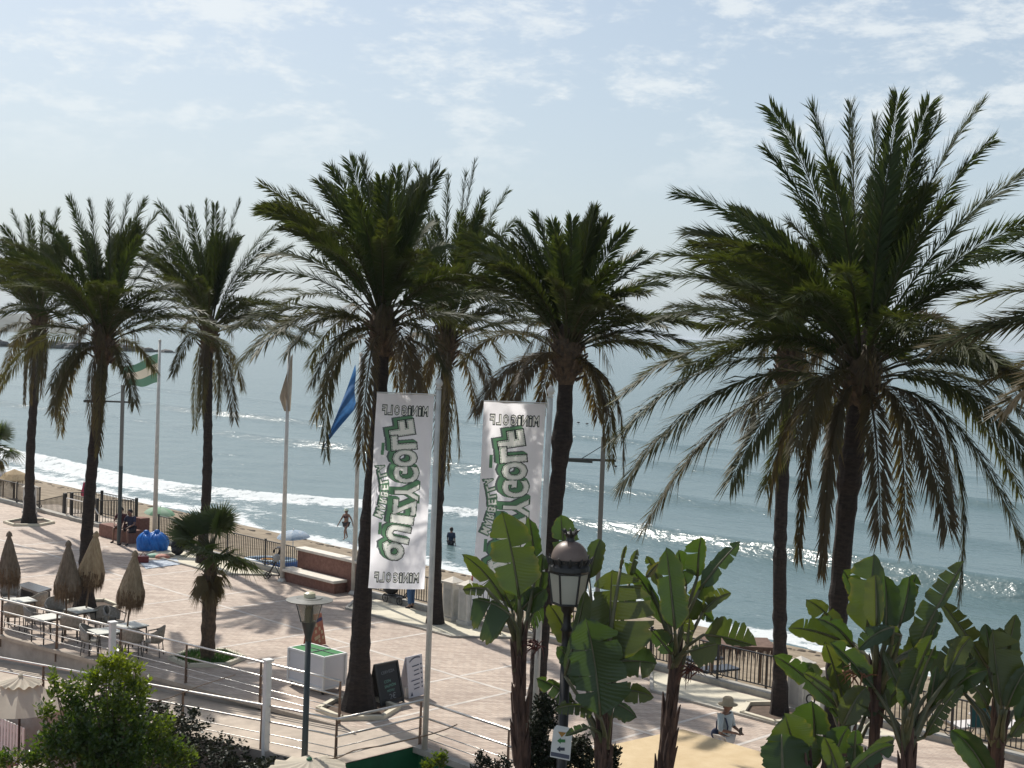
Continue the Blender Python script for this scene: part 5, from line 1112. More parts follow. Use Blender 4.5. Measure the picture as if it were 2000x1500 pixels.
# cream market umbrellas down on the lower terrace
M_cream = mat('cream canvas', (0.60, 0.535, 0.43), .85, trans=.25, var=.05, scale=3)
def market(c, ztop, R, h, rz, label, zlow=LOW, fin=None):
    t = thing('market_umbrella', (c.x, c.y, zlow), label, 'umbrella', 'cream canvas umbrellas on the lower terrace'); n = 8
    b = MB(); b.tube([(c.x, c.y, zlow), (c.x, c.y, ztop-.1)], .03, 8); b.build('pole', mat('dark umbrella pole', (0.04, 0.03, 0.025), .5), t)
    ringpt = lambda i, q, zz: Vector((c.x+R*q*math.cos(rz+2*math.pi*i/n), c.y+R*q*math.sin(rz+2*math.pi*i/n), zz))
    b = MB(); m = 40
    def can(a, s):
        i = a*n; i0 = int(i) % n; f = i-int(i); q = lerp(.30, 1, s); sag = -.05*math.sin(math.pi*f)*s*0; p = ringpt(i0, q, 0).lerp(ringpt((i0+1) % n, q, 0), f); p.z = ztop-.12-h*s**1.12-.035*math.sin(math.pi*f)*(1-s*.3); return p
    b.grid(can, 64, 8); cano = b.build('canopy', M_cream, t, smooth=False)
    b = MB()
    def cap_(a, s): th = a*2*math.pi; q = R*(.03+.42*s); fold = .035*math.sin(th*13+3*s)*s; return Vector((c.x+q*math.cos(th+rz)*(1+.05*math.sin(th*9)*s), c.y+q*math.sin(th+rz)*(1+.05*math.sin(th*9)*s), ztop+.02-.30*h*s**.8+fold*1.0))
    b.grid(cap_, 96, 8); vent = b.build('vent_cap', M_cream, cano, smooth=True)
    b = MB(); b.lathe([(.03, ztop-.02), (.06, ztop+.02), (.06, ztop+.05), (.02, ztop+.08)], (c.x, c.y, 0), 10); b.build('finial', fin or M_cream, cano)
p = D(40, 1322, 34.0); market(p, p.z, 1.12, .62, .25, 'cream canvas umbrella over the red tiles at the bottom left')
p = D(604, 1486, 28.2); market(p, p.z, 1.75, .55, .4, 'cream canvas umbrella with a green finial at the bottom edge', fin=M_green)
p = D(60, 1493, 30.5); market(p, p.z, 1.0, .5, .1, 'cream canvas umbrella peeping over the bottom edge behind the bush')
t = thing('picket_fence', D(10, 1432, 35.6), 'white picket fence on the red tiles under the cream umbrella', 'fence'); t.location.z = LOW; b = MB(); a = D(-30, 1428, 36.6); c = D(46, 1432, 35.2)
for i in range(14): q = a.lerp(c, i/13); b.box((q.x, q.y, LOW+.55), (.10, .03, 1.0), math.atan2(c.y-a.y, c.x-a.x))
b.build('pickets', M_white, t); b = MB(); 
for z in (.3, .85): b.bar((a.x, a.y+.03, LOW+z), (c.x, c.y+.03, LOW+z), .03, .06)
b.build('rails', M_white, t)
# creeper wires
b = MB(); b.tube([D(x, yy, lerp(28.6, 29.8, i/9)) for i, (x, yy) in enumerate(((610, 1488), (660, 1480), (690, 1466), (715, 1461), (745, 1457), (780, 1449), (815, 1441), (845, 1433), (870, 1425), (893, 1415)))], .014, 5)
tag(b.build('creeper_stem', M_wood), 'bare thin creeper stem stretching from the cream umbrella past the banner pole', 'stem')
b = MB(); b.tube([D(x, yy, 28) for x, yy in ((285, 1374), (330, 1364), (395, 1338), (460, 1318))], .009, 5); tag(b.build('creeper_stem', M_wood), 'thin twig crossing the railings above the bush', 'stem')

# ================================================================ THINGS ON THE PROMENADE
# freezer cart
t = thing('cart', G(612, 1345), 'white wheeled cart with a green top under glass frames', 'cart'); pA, pB, pC = G(560, 1338), G(612, 1354), G(662, 1338); e1 = (pB-pA); e2 = (pC-pB); l1 = 1.45; e1.normalize(); e2 = Vector((-e1.y, e1.x, 0)); 
if e2.y < 0: e2 = -e2
w2 = .78; ctr = pA+e1*l1/2+e2*w2/2; an = math.atan2(e1.y, e1.x); LC = lambda x, y_, z: ctr+e1*x+e2*y_+Z*z
M_cart = mat('white cart panel', (0.64, 0.63, 0.64), .4, var=.04, scale=2)
b = MB(); b.box(LC(0, 0, .58), (l1-.06, w2-.06, .80), an); b.build('body', M_cart, t)
b = MB()
for sx in (-1, 1):
    for sy in (-1, 1): b.box(LC(sx*(l1/2-.02), sy*(w2/2-.02), .58), (.055, .055, .84), an)
for z in (.17, .985):
    for sy in (-1, 1): b.box(LC(0, sy*(w2/2-.02), z), (l1-.06, .05, .05), an)
    for sx in (-1, 1): b.box(LC(sx*(l1/2-.02), 0, z), (.05, w2-.06, .05), an)
b.build('frame', M_white, t); b = MB(); b.box(LC(0, 0, .99), (l1-.10, w2-.10, .03), an); gt = b.build('green_top', mat('green felt', (0.02, 0.17, 0.04), .8, var=.15), t)
b = MB(); b.box(LC(.12, 0, 1.012), (.04, w2-.10, .02), an); b.box(LC(0, .03, 1.010), (l1-.1, .03, .018), an); b.build('dividers', M_dgrey, gt)
b = MB(); b.box(LC(-l1/2-.05, .1, .55), (.05, w2*.7, .75), an); b.build('end_panel', M_cart, t)
for sx in (-1, 1):
    for sy in (-1, 1): b = MB(); c = LC(sx*(l1/2-.12), sy*(w2/2-.1), .08); b.lathe([(.03, -.03), (.08, -.025), (.08, .025), (.03, .03)], c, 12, axis=e1.lerp(e2, .4)); b.build('wheel', M_iron, t)
# sandwich boards
BOARD = []
def board(a, c, h, lean, label, m, depth=.55, frame=None):
    t = thing('sandwich_board', (a+c)/2, label, 'sandwich board', 'sandwich boards on the promenade'); d = (c-a); d.z = 0; w = d.length; d.normalize(); n_ = Vector((d.y, -d.x, 0)); 
    if n_.y > 0: n_ = -n_
    up = (Z*h-n_*lean).normalized(); H = math.hypot(h, lean); back = -n_
    P = lambda x, s, l=0: a+d*x+up*s+n_*(l)
    b = MB(); b.add([P(0, .02), P(w, .02), P(w, H), P(0, H), P(0, .02, -.025), P(w, .02, -.025), P(w, H, -.025), P(0, H, -.025)], [(0, 1, 2, 3), (7, 6, 5, 4), (0, 4, 5, 1), (1, 5, 6, 2), (2, 6, 7, 3), (3, 7, 4, 0)]); fp = b.build('front_panel', m, t); BOARD.append(fp)
    topv = [P(0, H-.01, -.03), P(w, H-.01, -.03)]; f = [a-n_*depth, c-n_*depth]; b = MB(); b.add([f[0], f[1], topv[1], topv[0], f[0]-n_*.025, f[1]-n_*.025, topv[1]-n_*.025, topv[0]-n_*.025], [(0, 1, 2, 3), (7, 6, 5, 4), (0, 4, 5, 1), (1, 5, 6, 2), (3, 2, 6, 7), (0, 3, 7, 4)]); b.build('rear_panel', m, t)
    if frame:
        b = MB()
        for s0, s1 in ((P(0, 0), P(0, H)), (P(w, 0), P(w, H)), (P(0, .12), P(w, .12)), (P(0, H-.03), P(w, H-.03))): b.bar(s0+n_*.006, s1+n_*.006, .05, .03, up=n_)
        b.build('frame', frame, t)
    return t, P, w, H
def write(t, P, rows, m, name='lettering'):
    b = MB()
    for txt, xc, s, h, sl in rows:
        vs, fs = glyph(txt, 1.0)
        if not vs: continue
        y0 = min(v.y for v in vs); y1 = max(v.y for v in vs); k = h/max(.3, (y1-y0)); b.add([P(xc+v.x*k, s+(v.y-(y0+y1)/2)*k+sl*v.x*k, .012) for v in vs], fs)
    b.build(name, m, BOARD[-1])
t, P, w, H = board(G(745, 1381), G(788, 1371), 1.02, .30, 'black menu board with pale green chalk writing beside the palm', mat('black board', (0.012, 0.013, 0.015), .6), frame=mat('dark board frame', (0.02, 0.02, 0.02), .5))
write(t, P, [('CERVEZA', w*.5, H*.78, .075, .08), ('--', w*.45, H*.69, .012, .08), ('2€', w*.56, H*.20, .15, .08)], mat('grey chalk', (.22, .24, .26), .9)); write(t, P, [('CON', w*.42, H*.56, .07, .08), ('SALMÓN', w*.52, H*.46, .085, .08), ('MÓVIL!', w*.52, H*.345, .07, .08)], mat('mint chalk', (.18, .38, .31), .9), 'green_lettering')
t, P, w, H = board(G(799, 1366), G(829, 1358), 1.06, .14, 'white notice board with rows of small print behind the black menu board', mat('white board', (0.60, 0.585, 0.62), .6), depth=.4)
b = MB(); n = 10
for i in range(n):
    q0, q1 = i/n, (i+1)/n; f = lambda q: H*.86+.05*math.sin(math.pi*q)+.07*q; b.add([P(w*lerp(.15, .85, q0), f(q0), .01), P(w*lerp(.15, .85, q1), f(q1), .01), P(w*lerp(.15, .85, q1), f(q1)+.03, .01), P(w*lerp(.15, .85, q0), f(q0)+.03, .01)], [(0, 1, 2, 3)])
for s, x0, x1 in ((.74, .3, .75), (.63, .4, .72), (.53, .4, .75), (.40, .2, .75), (.30, .35, .72), (.20, .35, .7)): b.add([P(w*x0, H*s, .01), P(w*x1, H*s+.02, .01), P(w*x1, H*s+.045, .01), P(w*x0, H*s+.025, .01)], [(0, 1, 2, 3)]); b.add([P(w*.84, H*s+.02, .01), P(w*.92, H*s+.022, .01), P(w*.92, H*s+.06, .01), P(w*.84, H*s+.058, .01)], [(0, 1, 2, 3)])
b.add([P(w*.1, .06, .01), P(w*.26, .07, .01), P(w*.2, .17, .01)], [(0, 1, 2)]); b.build('print', mat('dark blue print', (.05, .06, .10), .8), BOARD[-1])
g = G(792, 1362); b = MB(); b.box((g.x+.05, g.y, .13), (.14, .14, .26), .4); tag(b.build('paper_bag', M_white, bevel=.01), 'small white box on the ground between the two menu boards', 'box')
t, P, w, H = board(G(613, 1265), G(637, 1259), .92, .22, 'red ice cream board with a dark stripe behind the white cart', mat('red board', (0.30, 0.075, 0.045), .6, color2=(0.38, 0.14, 0.07), scale=5), depth=.4)
b = MB(); b.add([P(w*.05, H*.70, .01), P(w*.95, H*.78, .01), P(w*.95, H*.88, .01), P(w*.05, H*.80, .01)], [(0, 1, 2, 3)]); b.build('stripe', mat('navy stripe', (.03, .03, .10), .6), BOARD[-1])
b = MB(); 
for i in range(9): x, s = random.uniform(.1, .8)*w, random.uniform(.1, .6)*H; b.add([P(x, s, .01), P(x+.08, s+.02, .01), P(x+.07, s+.12, .01), P(x-.01, s+.09, .01)], [(0, 1, 2, 3)])
b.build('pictures', mat('cream print', (.48, .36, .22), .8), BOARD[-1])
# street seller's bundle, bags and cloth
M_blue = mat('blue plastic sheet', (0.006, 0.12, 0.45), .35, color2=(0.02, 0.21, 0.66), scale=5, bump=.6, bscale=6)
def bundle(c, r_, h, label, m):
    rs = [random.random()*6 for _ in range(6)]; b = MB()
    def fn(a, s):
        th = a*2*math.pi; q = math.sin(math.pi*min(1, .06+s*.94))**.5 if s > .5 else (.85+.15*math.sin(math.pi*s)); q *= 1+.12*math.sin(3*th+rs[0]+2*s)+.09*abs(math.sin(5*th+rs[1]+5*s))+.06*math.sin(13*th+rs[2]+9*s)+.04*math.sin(23*th+14*s)
        return Vector((c.x+r_*q*math.cos(th), c.y+r_*q*math.sin(th), c.z+h*s*(1+.06*math.sin(2*th+rs[3]))))
    b.grid(fn, 80, 26); b.ball(Vector((c.x, c.y, c.z+h*1.02)), .10, 10, 6, (1.3, .8, .9)); tag(b.build('bundle', m, smooth=True), label, 'bundle', 'blue plastic bundles')
g = G(285, 1074); bundle(g, .33, .72, 'blue plastic bundle nearer the seated man', M_blue); g = G(306, 1074); bundle(g, .42, .74, 'larger blue plastic bundle at the foot of the flagpole', M_blue)
g = G(347, 1084); t = thing('backpack', g, 'black backpack standing against the iron fence', 'backpack'); b = MB(); b.ball(g+Z*.34, .30, 14, 10, (.95, .65, 1.15)); b.build('body', mat('black fabric', (.012, .013, .018), .8), t, smooth=True); b = MB(); b.ball(g+Z*.2+Vector((-.03, -.2, 0)), .17, 10, 8, (1.1, .5, .8)); b.build('front_pocket', M_iron, t, smooth=True)
b = MB(); b.tube([g+Vector((-.08, 0, .66)), g+Vector((0, 0, .78)), g+Vector((.08, 0, .66))], .02, 6); b.build('handle', M_iron, t)
c4 = [G(272, 1098), G(285, 1112), G(352, 1103), G(345, 1091)]; b = MB()
b.grid(lambda a, s: c4[0].lerp(c4[3], a).lerp(c4[1].lerp(c4[2], a), s)+Z*(.012+.012*abs(math.sin(a*13+s*7))), 40, 14); tag(b.build('display_cloth', mat('white blue cloth', (.50, .54, .58), .8, color2=(.20, .25, .33), scale=3)), 'white and blue cloth spread on the ground with goods on it', 'cloth')
for px, py, r_, m, lb in ((300, 1088, .22, mat('mint cloth', (.16, .42, .30), .8, color2=(.5, .6, .5), scale=12), 'small heap of mint green clothes on the cloth'), (318, 1090, .26, mat('peach cloth', (.55, .36, .27), .8, color2=(.45, .12, .09), scale=10), 'small heap of peach and red clothes on the cloth'), (331, 1087, .16, mat('sand cloth', (.38, .30, .2), .8, var=.3, scale=12), 'small heap of sand coloured clothes beside the backpack')):
    g = G(px, py); b = MB(); b.ball(g+Z*.05, r_, 14, 8, (1.2, .9, .45)); tag(b.build('clothes_heap', m, smooth=True), lb, 'clothes')
g = G(279, 1099); b = MB(); b.box(g+Z*.14, (.44, .26, .26), .2); b.tube([g+Vector((-.12, 0, .26)), g+Vector((0, 0, .42)), g+Vector((.12, 0, .26))], .015, 6); tag(b.build('handbag', mat('dark red leather', (.14, .02, .025), .4), bevel=.03), 'dark red handbag at the corner of the cloth', 'handbag')
# hand cart behind the left banner and a wooden trestle
g = G(771, 1178); t = thing('hand_cart', g, 'low black hand cart with a black bag, parked at the fence below the banner', 'cart'); q = lambda du, dv, z: g+U_DIR*du+V_DIR*dv+Z*z
b = MB(); b.bar(q(.42, 0, .24), q(-.42, 0, .24), .3, .04); b.tube([q(-.42, 0, .25), q(-.75, 0, .62)], .015, 6); b.build('deck', M_iron, t); b = MB(); b.ball(q(.22, 0, .47), .24, 12, 8, (1.1, .8, .85)); b.build('bag', mat('black sack', (.015, .014, .014), .7), t, smooth=True)
for s in (-1, 1):
    b = MB(); c = q(.38*s, -.12, .14); R_ = [c+U_DIR*(.14*math.cos(a))+Z*(.14*math.sin(a)) for a in [i*math.pi/8 for i in range(17)]]; b.tube(R_, .018, 6, caps=False); 
    for i in range(4): b.tube([R_[i*2], R_[i*2+8]], .006, 4)
    b.build('wheel', M_iron, t)
g = G(967, 1238); t = thing('trestle', g, 'brown wooden trestle standing on the pale paving bay', 'trestle'); b = MB()
for s in (-1, 1): b.bar(g+Vector((s*.16, -.12, 0)), g+Vector((s*.12, .04, .55)), .05, .05); b.bar(g+Vector((s*.16, .2, 0)), g+Vector((s*.12, .06, .55)), .05, .05)
b.build('legs', M_wood, t); b = MB(); b.bar(g+Vector((-.22, .05, .57)), g+Vector((.26, .05, .60)), .08, .06); b.build('top_bar', M_wood, t)

# ================================================================ BEACH THINGS
def beach_umbrella(px, py, y, rpx, label, cols, tilt=.0, hgt=.32):
    top = D(px, py, y); u, v = uvof(top); zb = beach_z(u, v); t = thing('beach_umbrella', (top.x, top.y, zb), label, 'beach umbrella'); R = rpx*y/FPX
    b = MB(); b.tube([(top.x, top.y, zb), top], .02, 6); b.build('pole', M_white, t); ax = Vector((tilt, -.05, 1)).normalized(); Q = ax.to_track_quat('Z', 'Y').to_matrix(); n = 8
    for key, m in enumerate(cols):
        b = MB()
        for i in range(key, n, len(cols)):
            b.grid(lambda a, s: top+Q@Vector((R*math.sin(s*1.3)/math.sin(1.3)*math.cos((i+a)*2*math.pi/n)*(1-.03*math.sin(math.pi*a)*s), R*math.sin(s*1.3)/math.sin(1.3)*math.sin((i+a)*2*math.pi/n)*(1-.03*math.sin(math.pi*a)*s), -R*.42*(1-math.cos(s*1.3))/(1-math.cos(1.3)))), 4, 6)
        b.build('canopy', m, t, smooth=True)
    b = MB(); b.tube([top, top+ax*.08], .02, 6); b.build('tip', M_white, t)
beach_umbrella(313, 991, 63.5, 30, 'open green beach umbrella behind the leftmost flagpole', [mat('pale green cloth', (.32, .55, .38), .8, trans=.45), mat('mint green cloth', (.46, .64, .50), .8, trans=.45)], .1)
beach_umbrella(573, 1036, 55.5, 33, 'open blue and white patterned beach umbrella behind the brick bench', [mat('blue pattern cloth', (.34, .46, .60), .8, trans=.35, color2=(.62, .68, .74), scale=9), mat('blue white cloth', (.24, .36, .52), .8, trans=.35, color2=(.55, .63, .70), scale=9)], -.05)
beach_umbrella(2, 920, 76, 22, 'white beach umbrella at the left edge', [mat('pale lilac cloth', (.52, .53, .60), .8, trans=.3)], 0)
def closed_umb(px, ptop, pbot, y, wpx, label, m):
    top = D(px, ptop, y); u, v = uvof(top); zb = beach_z(u, v); t = thing('closed_umbrella', (top.x, top.y, zb), label, 'beach umbrella'); L = (pbot-ptop)*y/FPX; R = wpx*y/FPX/2
    b = MB(); b.tube([(top.x, top.y, zb), top], .02, 6); b.build('pole', M_white, t); b = MB(); b.lathe([(.01, .1), (.04, 0), (R*.6, -L*.4), (R, -L*.75), (R*.9, -L*.92), (R*.3, -L)], top, 14, wob=lambda i, j, a: 1+.18*math.sin(a*5)); b.build('canopy', m, t, smooth=True)
closed_umb(164, 944, 970, 68, 12, 'closed pink beach umbrella beside the second palm trunk', mat('pink cloth', (.52, .06, .13), .7, trans=.2)); closed_umb(927, 1110, 1138, 49.5, 12, 'closed red beach umbrella behind the big left leaf', mat('red cloth', (.38, .07, .06), .7, trans=.2))
# pushchair
c = UV(42.15, 30.35)+Vector((-.2, -.3, 0)); t = thing('pushchair', c, 'black pushchair hung with bags at the left end of the brick bench', 'pushchair'); t.scale = (.82, .82, .82); b = MB()
b.tube([c+Vector((-.35, 0, .1)), c+Vector((-.1, 0, .55)), c+Vector((.25, .1, 1.35)), c+Vector((.38, .1, 1.5))], .02, 6); b.tube([c+Vector((-.35, .45, .1)), c+Vector((-.1, .45, .55)), c+Vector((.25, .45, 1.35)), c+Vector((.38, .45, 1.5))], .02, 6); b.tube([c+Vector((.38, .1, 1.5)), c+Vector((.38, .45, 1.5))], .022, 6); b.tube([c+Vector((.3, 0, .1)), c+Vector((-.1, 0, .8))], .02, 6); b.tube([c+Vector((.3, .45, .1)), c+Vector((-.1, .45, .8))], .02, 6); b.build('frame', M_iron, t)
b = MB(); b.grid(lambda a, s: c+Vector((lerp(-.35, .22, s), lerp(.02, .43, a), .62+.75*s*s)), 4, 10); b.grid(lambda a, s: c+Vector((.30-.42*math.sin(s*1.5), lerp(.02, .43, a), 1.02+.42*math.cos(s*1.7-.5))), 4, 10); o = b.build('seat', mat('dark pram fabric', (.02, .022, .03), .85), t); so = o.modifiers.new('thickness', 'SOLIDIFY'); so.thickness = .03
b = MB(); b.ball(c+Vector((.1, -.1, 1.0)), .17, 8, 6, (1, .7, 1.1)); b.build('bag', mat('pale bag', (.35, .36, .36), .8), t)
for dx, dy in ((-.35, 0), (-.35, .45), (.3, 0), (.3, .45)): b = MB(); q = c+Vector((dx, dy, .13)); b.tube([q+Vector((.13*math.cos(a), 0, .13*math.sin(a))) for a in [i*math.pi/7 for i in range(15)]], .025, 6, caps=False); b.build('wheel', M_iron, t)
# inflatable boat full of towels
y = 54.5; c = D(528, 1104, y); u, v = uvof(c); zb = beach_z(u, v); c = Vector((c.x, c.y, zb+.28)); t = thing('inflatable_boat', c, 'blue and white inflatable boat with an orange towel behind the fence', 'inflatable boat'); b = MB()
b.tube([c+Vector((1.0*math.cos(a), .55*math.sin(a), .12)) for a in [i*math.pi/12 for i in range(25)]], .17, 10, caps=False); b.build('tube', mat('blue vinyl', (.03, .12, .36), .35), t, smooth=True)
b = MB(); b.tube([c+Vector((.96*math.cos(a), .52*math.sin(a), .25)) for a in [i*math.pi/12 for i in range(25)]], .11, 8, caps=False); b.build('upper_tube', mat('pale blue vinyl', (.42, .55, .66), .35), t, smooth=True); b = MB(); b.ball(c+Vector((-.05, -.35, .30)), .26, 10, 6, (1.3, .7, .45)); b.build('towel', mat('orange towel', (.55, .26, .06), .9), t, smooth=True)
b = MB(); b.box(c+Vector((0, 0, -.25)), (1.3, .7, .4)); b.build('support', M_dgrey, t)
# loungers and white things behind the right-hand fence
def lounger(px, py, y, m, rz, label, n=1):
    c = D(px, py, y); u, v = uvof(c); c.z = beach_z(u, v); t = thing('sun_lounger', c, label, 'sun lounger', 'sun loungers on the beach', rz=rz); b = MB(); b.box((0, 0, .36), (1.3, .62, .07)); b.build('mattress', m, t, local=True, bevel=.02); b = MB(); b.box((-.92, 0, .52), (.70, .62, .07), mtx=Matrix.Rotation(rad(28), 3, 'Y')); b.build('backrest', m, t, local=True, bevel=.02)
    for sx in (-.9, .55):
        for sy in (-.26, .26): b = MB(); b.bar((sx, sy, 0), (sx, sy, .34), .05, .05); b.build('leg', M_white, t, local=True)
M_lou = mat('blue grey canvas', (.05, .065, .09), .8); M_low = mat('white canvas', (.60, .57, .55), .8)
lounger(1400, 1312, 41, M_lou, .5, 'dark blue grey sun lounger behind the long fence, nearer the leaves'); lounger(1372, 1296, 43.0, M_lou, .5, 'dark blue grey sun lounger farther from the fence'); lounger(1895, 1440, 36.5, M_low, .4, 'white sun lounger behind the fence at the right end'); lounger(1975, 1412, 37.5, M_low, .4, 'white sun lounger at the right edge of the beach')
c = D(1918, 1452, 35.8); c.z = beach_z(*uvof(c)); t = thing('beach_chair', c, 'dark teal folding chair behind the fence at the right end', 'chair'); b = MB(); b.grid(lambda a, s: c+Vector((lerp(-.3, .3, a), .3-.5*s if s < .5 else .05+.3*(s-.5), .38 if s < .5 else .38+1.1*(s-.5))), 4, 8); b.build('fabric', mat('teal fabric', (.01, .07, .07), .8), t); b = MB()
for sx in (-.3, .3): b.tube([c+Vector((sx, .3, 0)), c+Vector((sx, -.2, .4))], .015, 5); b.tube([c+Vector((sx, -.2, 0)), c+Vector((sx, .3, .4))], .015, 5)
b.build('legs', M_leg, t)
c = D(1440, 1256, 40.2); zb = beach_z(*uvof(c)); t = thing('palm_shelter', (c.x, c.y, zb), 'small shelter with dry palm leaves hanging from its roof, behind the fence', 'shelter'); b = MB()
for dx in (-.8, .8):
    for dy in (-.5, .5): b = MB(); b.tube([(c.x+dx, c.y+dy, zb), (c.x+dx, c.y+dy, c.z)], .04, 6); b.build('post', M_wood, t)
b = MB(); b.box((c.x, c.y, c.z), (2.0, 1.3, .10))
for i in range(140): p = Vector((c.x+random.uniform(-1, 1), c.y-.62+random.uniform(-.05, .05), c.z)); b.add([p, p+Vector((.03, 0, 0)), p+Vector((random.uniform(-.05, .05), -.05, -random.uniform(.2, .6)))], [(0, 1, 2)])
b.build('roof', mat('dry palm roof', (.10, .055, .04), .95, color2=(.17, .11, .08), scale=8), t)
c = D(28, 925, 76); zb = beach_z(*uvof(c)); t = thing('palm_shelter', (c.x, c.y, zb), 'thatched sun shelter on the beach at the left edge', 'shelter'); b = MB(); b.tube([(c.x, c.y, zb), c], .06, 6)
for dx in (-.6, .6): b.tube([(c.x+dx, c.y, zb), (c.x+dx, c.y, c.z-.3)], .03, 5)
b.build('posts', M_wood, t); b = MB(); b.lathe([(.02, .25), (.6, 0), (1.05, -.32)], c, 14, cap=False)
for i in range(160): a = random.uniform(0, 6.28); p = Vector((c.x+1.0*math.cos(a), c.y+1.0*math.sin(a), c.z-.28)); b.add([p, p+Vector((.05, 0, 0)), p+Vector((.1*math.cos(a), .1*math.sin(a), -random.uniform(.15, .5)))], [(0, 1, 2)])
b.build('roof', M_thatch2, t)
for px, py, y, lb in ((1131, 789, 190, 'small dark swimmer head far out, left of two'), (1148, 791, 188, 'small dark swimmer head far out, right of two'), (1203, 897, 128, 'small dark buoy floating right of the second palm row')):
    c = D(px, py, y); c.z = SEA+.18; b = MB(); b.ball(c, .15, 8, 6, (1.5 if y > 150 else 1, 1, .7)); tag(b.build('buoy', mat('dark rubber', (.03, .03, .03), .6)), lb.replace('swimmer head', 'buoy'), 'buoy')  # the two far balls stand in for swimmers' heads, only the third is a buoy

# ================================================================ PEOPLE
M_skin = mat('tanned skin', (0.22, 0.115, 0.075), .55, var=.08, scale=8); M_hair = mat('dark hair', (0.02, 0.014, 0.012), .6)
def skin_mesh(name, pts, edges, radii, m, parent, sub=2):
    me = bpy.data.meshes.new(name); off = Vector(parent.location); me.from_pydata([Vector(p)-off for p in pts], edges, []); o = bpy.data.objects.new(name, me); COL.objects.link(o)
    s = o.modifiers.new('skin', 'SKIN'); s.use_smooth_shade = True
    for i, r_ in enumerate(radii): me.skin_vertices[0].data[i].radius = (r_, r_) if isinstance(r_, (int, float)) else r_
    me.skin_vertices[0].data[0].use_root = True; u = o.modifiers.new('sub', 'SUBSURF'); u.levels = sub; u.render_levels = sub
    dg = bpy.context.evaluated_depsgraph_get(); nm = bpy.data.meshes.new_from_object(o.evaluated_get(dg)); bpy.data.objects.remove(o); nm.name = name
    nm.materials.clear(); nm.materials.append(m); o = bpy.data.objects.new(name, nm); COL.objects.link(o); o.parent = parent; return o
def person(pos, face, label, pose, top=None, bottom=None, hat=None, hair=True, shoes=None, scale=1.0, skin=None, extra=None):
    """pose: joints in body coordinates (x forward, y left, z up, metres above the ground) ; face: heading in radians"""
    pos = Vector(pos); t = thing('person', pos, label, 'person'); c, s = math.cos(face), math.sin(face)
    W_ = lambda p: pos+Vector((p[0]*c-p[1]*s, p[0]*s+p[1]*c, p[2]))*scale
    J = {k: W_(v) for k, v in pose.items()}; names = ['pelvis', 'waist', 'chest', 'neck', 'head0', 'head1']; R = [.145, .125, .15, .058, .075, .085]
    pts = [J['pelvis'], J['waist'], J['chest'], J['neck'], J['neck'].lerp(J['head'], .45), J['head']]; ed = [(0, 1), (1, 2), (2, 3), (3, 4), (4, 5)]; rr = [(.135, .16), (.11, .135), (.12, .17), .055, .078, .092]
    rr = [.14, .12, .145, .055, .08, .09]
    for sd in ('l', 'r'):
        k = len(pts); pts += [J['sh_'+sd], J['el_'+sd], J['wr_'+sd]]; ed += [(2, k), (k, k+1), (k+1, k+2)]; rr += [.062, .042, .028]
        h = (J['wr_'+sd]-J['el_'+sd]).normalized(); side = h.cross(Z); side = side.normalized() if side.length > .1 else Vector((1, 0, 0))
        pal = J['wr_'+sd]+h*.08*scale; pts.append(pal); ed.append((k+2, k+3)); rr.append(.026)
        for i, (f, l) in enumerate(((-.03, .07), (-.01, .085), (.01, .08), (.03, .065))): pts.append(pal+side*f*scale+h*l*scale-Z*.02*scale); ed.append((k+3, len(pts)-1)); rr.append(.009)
        pts.append(J['wr_'+sd]+side*.045*scale+h*.06*scale); ed.append((k+2, len(pts)-1)); rr.append(.010)
        k = len(pts); pts += [J['hip_'+sd], J['kn_'+sd], J['an_'+sd], J['toe_'+sd]]; ed += [(0, k), (k, k+1), (k+1, k+2), (k+2, k+3)]; rr += [.085, .057, .037, .03]
    body = skin_mesh('body', pts, ed, [r_*scale if isinstance(r_, float) else tuple(q*scale for q in r_) for r_ in rr], skin or M_skin, t)
    b = MB(); fw = Vector((c, s, 0)); hd = J['head']; b.ball(hd+Z*.02*scale, .102*scale, 14, 10, (1, .92, 1.22)); b.ball(hd+fw*.10*scale-Z*.01*scale, .018*scale, 6, 5, (1.3, .8, 1.4))
    for sd in (-1, 1): b.ball(hd+Vector((-s, c, 0))*(sd*.095*scale), .022*scale, 6, 5, (.7, .5, 1.3))
    head = b.build('head', skin or M_skin, t, smooth=True)
    b = MB(); 
    for sd in (-1, 1): b.ball(hd+fw*.088*scale+Vector((-s, c, 0))*(sd*.036*scale)+Z*.025*scale, .013*scale, 6, 5)
    b.ball(hd+fw*.092*scale-Z*.055*scale, .02*scale, 6, 5, (.5, .5 if abs(c) > .7 else 1.2, .35)); b.build('face', M_hair, head)
    if hair: b = MB(); b.ball(hd-fw*.018*scale+Z*.045*scale, .110*scale, 14, 10, (1.0, .95, 1.12)); b.build('hair', hair if not isinstance(hair, bool) else M_hair, head, smooth=True)
    def wear(name, idx_pts, idx_ed, idx_r, m): return skin_mesh(name, idx_pts, idx_ed, [r_*scale for r_ in idx_r], m, t)
    if top:
        slv = .55 if len(top) < 2 else top[1]; q = [J['pelvis'].lerp(J['waist'], -.05), J['waist'], J['chest'], J['neck'].lerp(J['chest'], .35)]; e = [(0, 1), (1, 2), (2, 3)]; r_ = [.172, .155, .175, .085]
        for sd in ('l', 'r'): k = len(q); q += [J['sh_'+sd], J['sh_'+sd].lerp(J['el_'+sd], min(1, slv))]; e += [(2, k), (k, k+1)]; r_ += [.08, .066]
        if slv > 1:
            for n_, sd in enumerate(('l', 'r')): k = 4+n_*2+1; q += [J['el_'+sd].lerp(J['wr_'+sd], slv-1)]; e += [(k, len(q)-1)]; r_ += [.045]
        wear('shirt', q, e, r_, top[0])
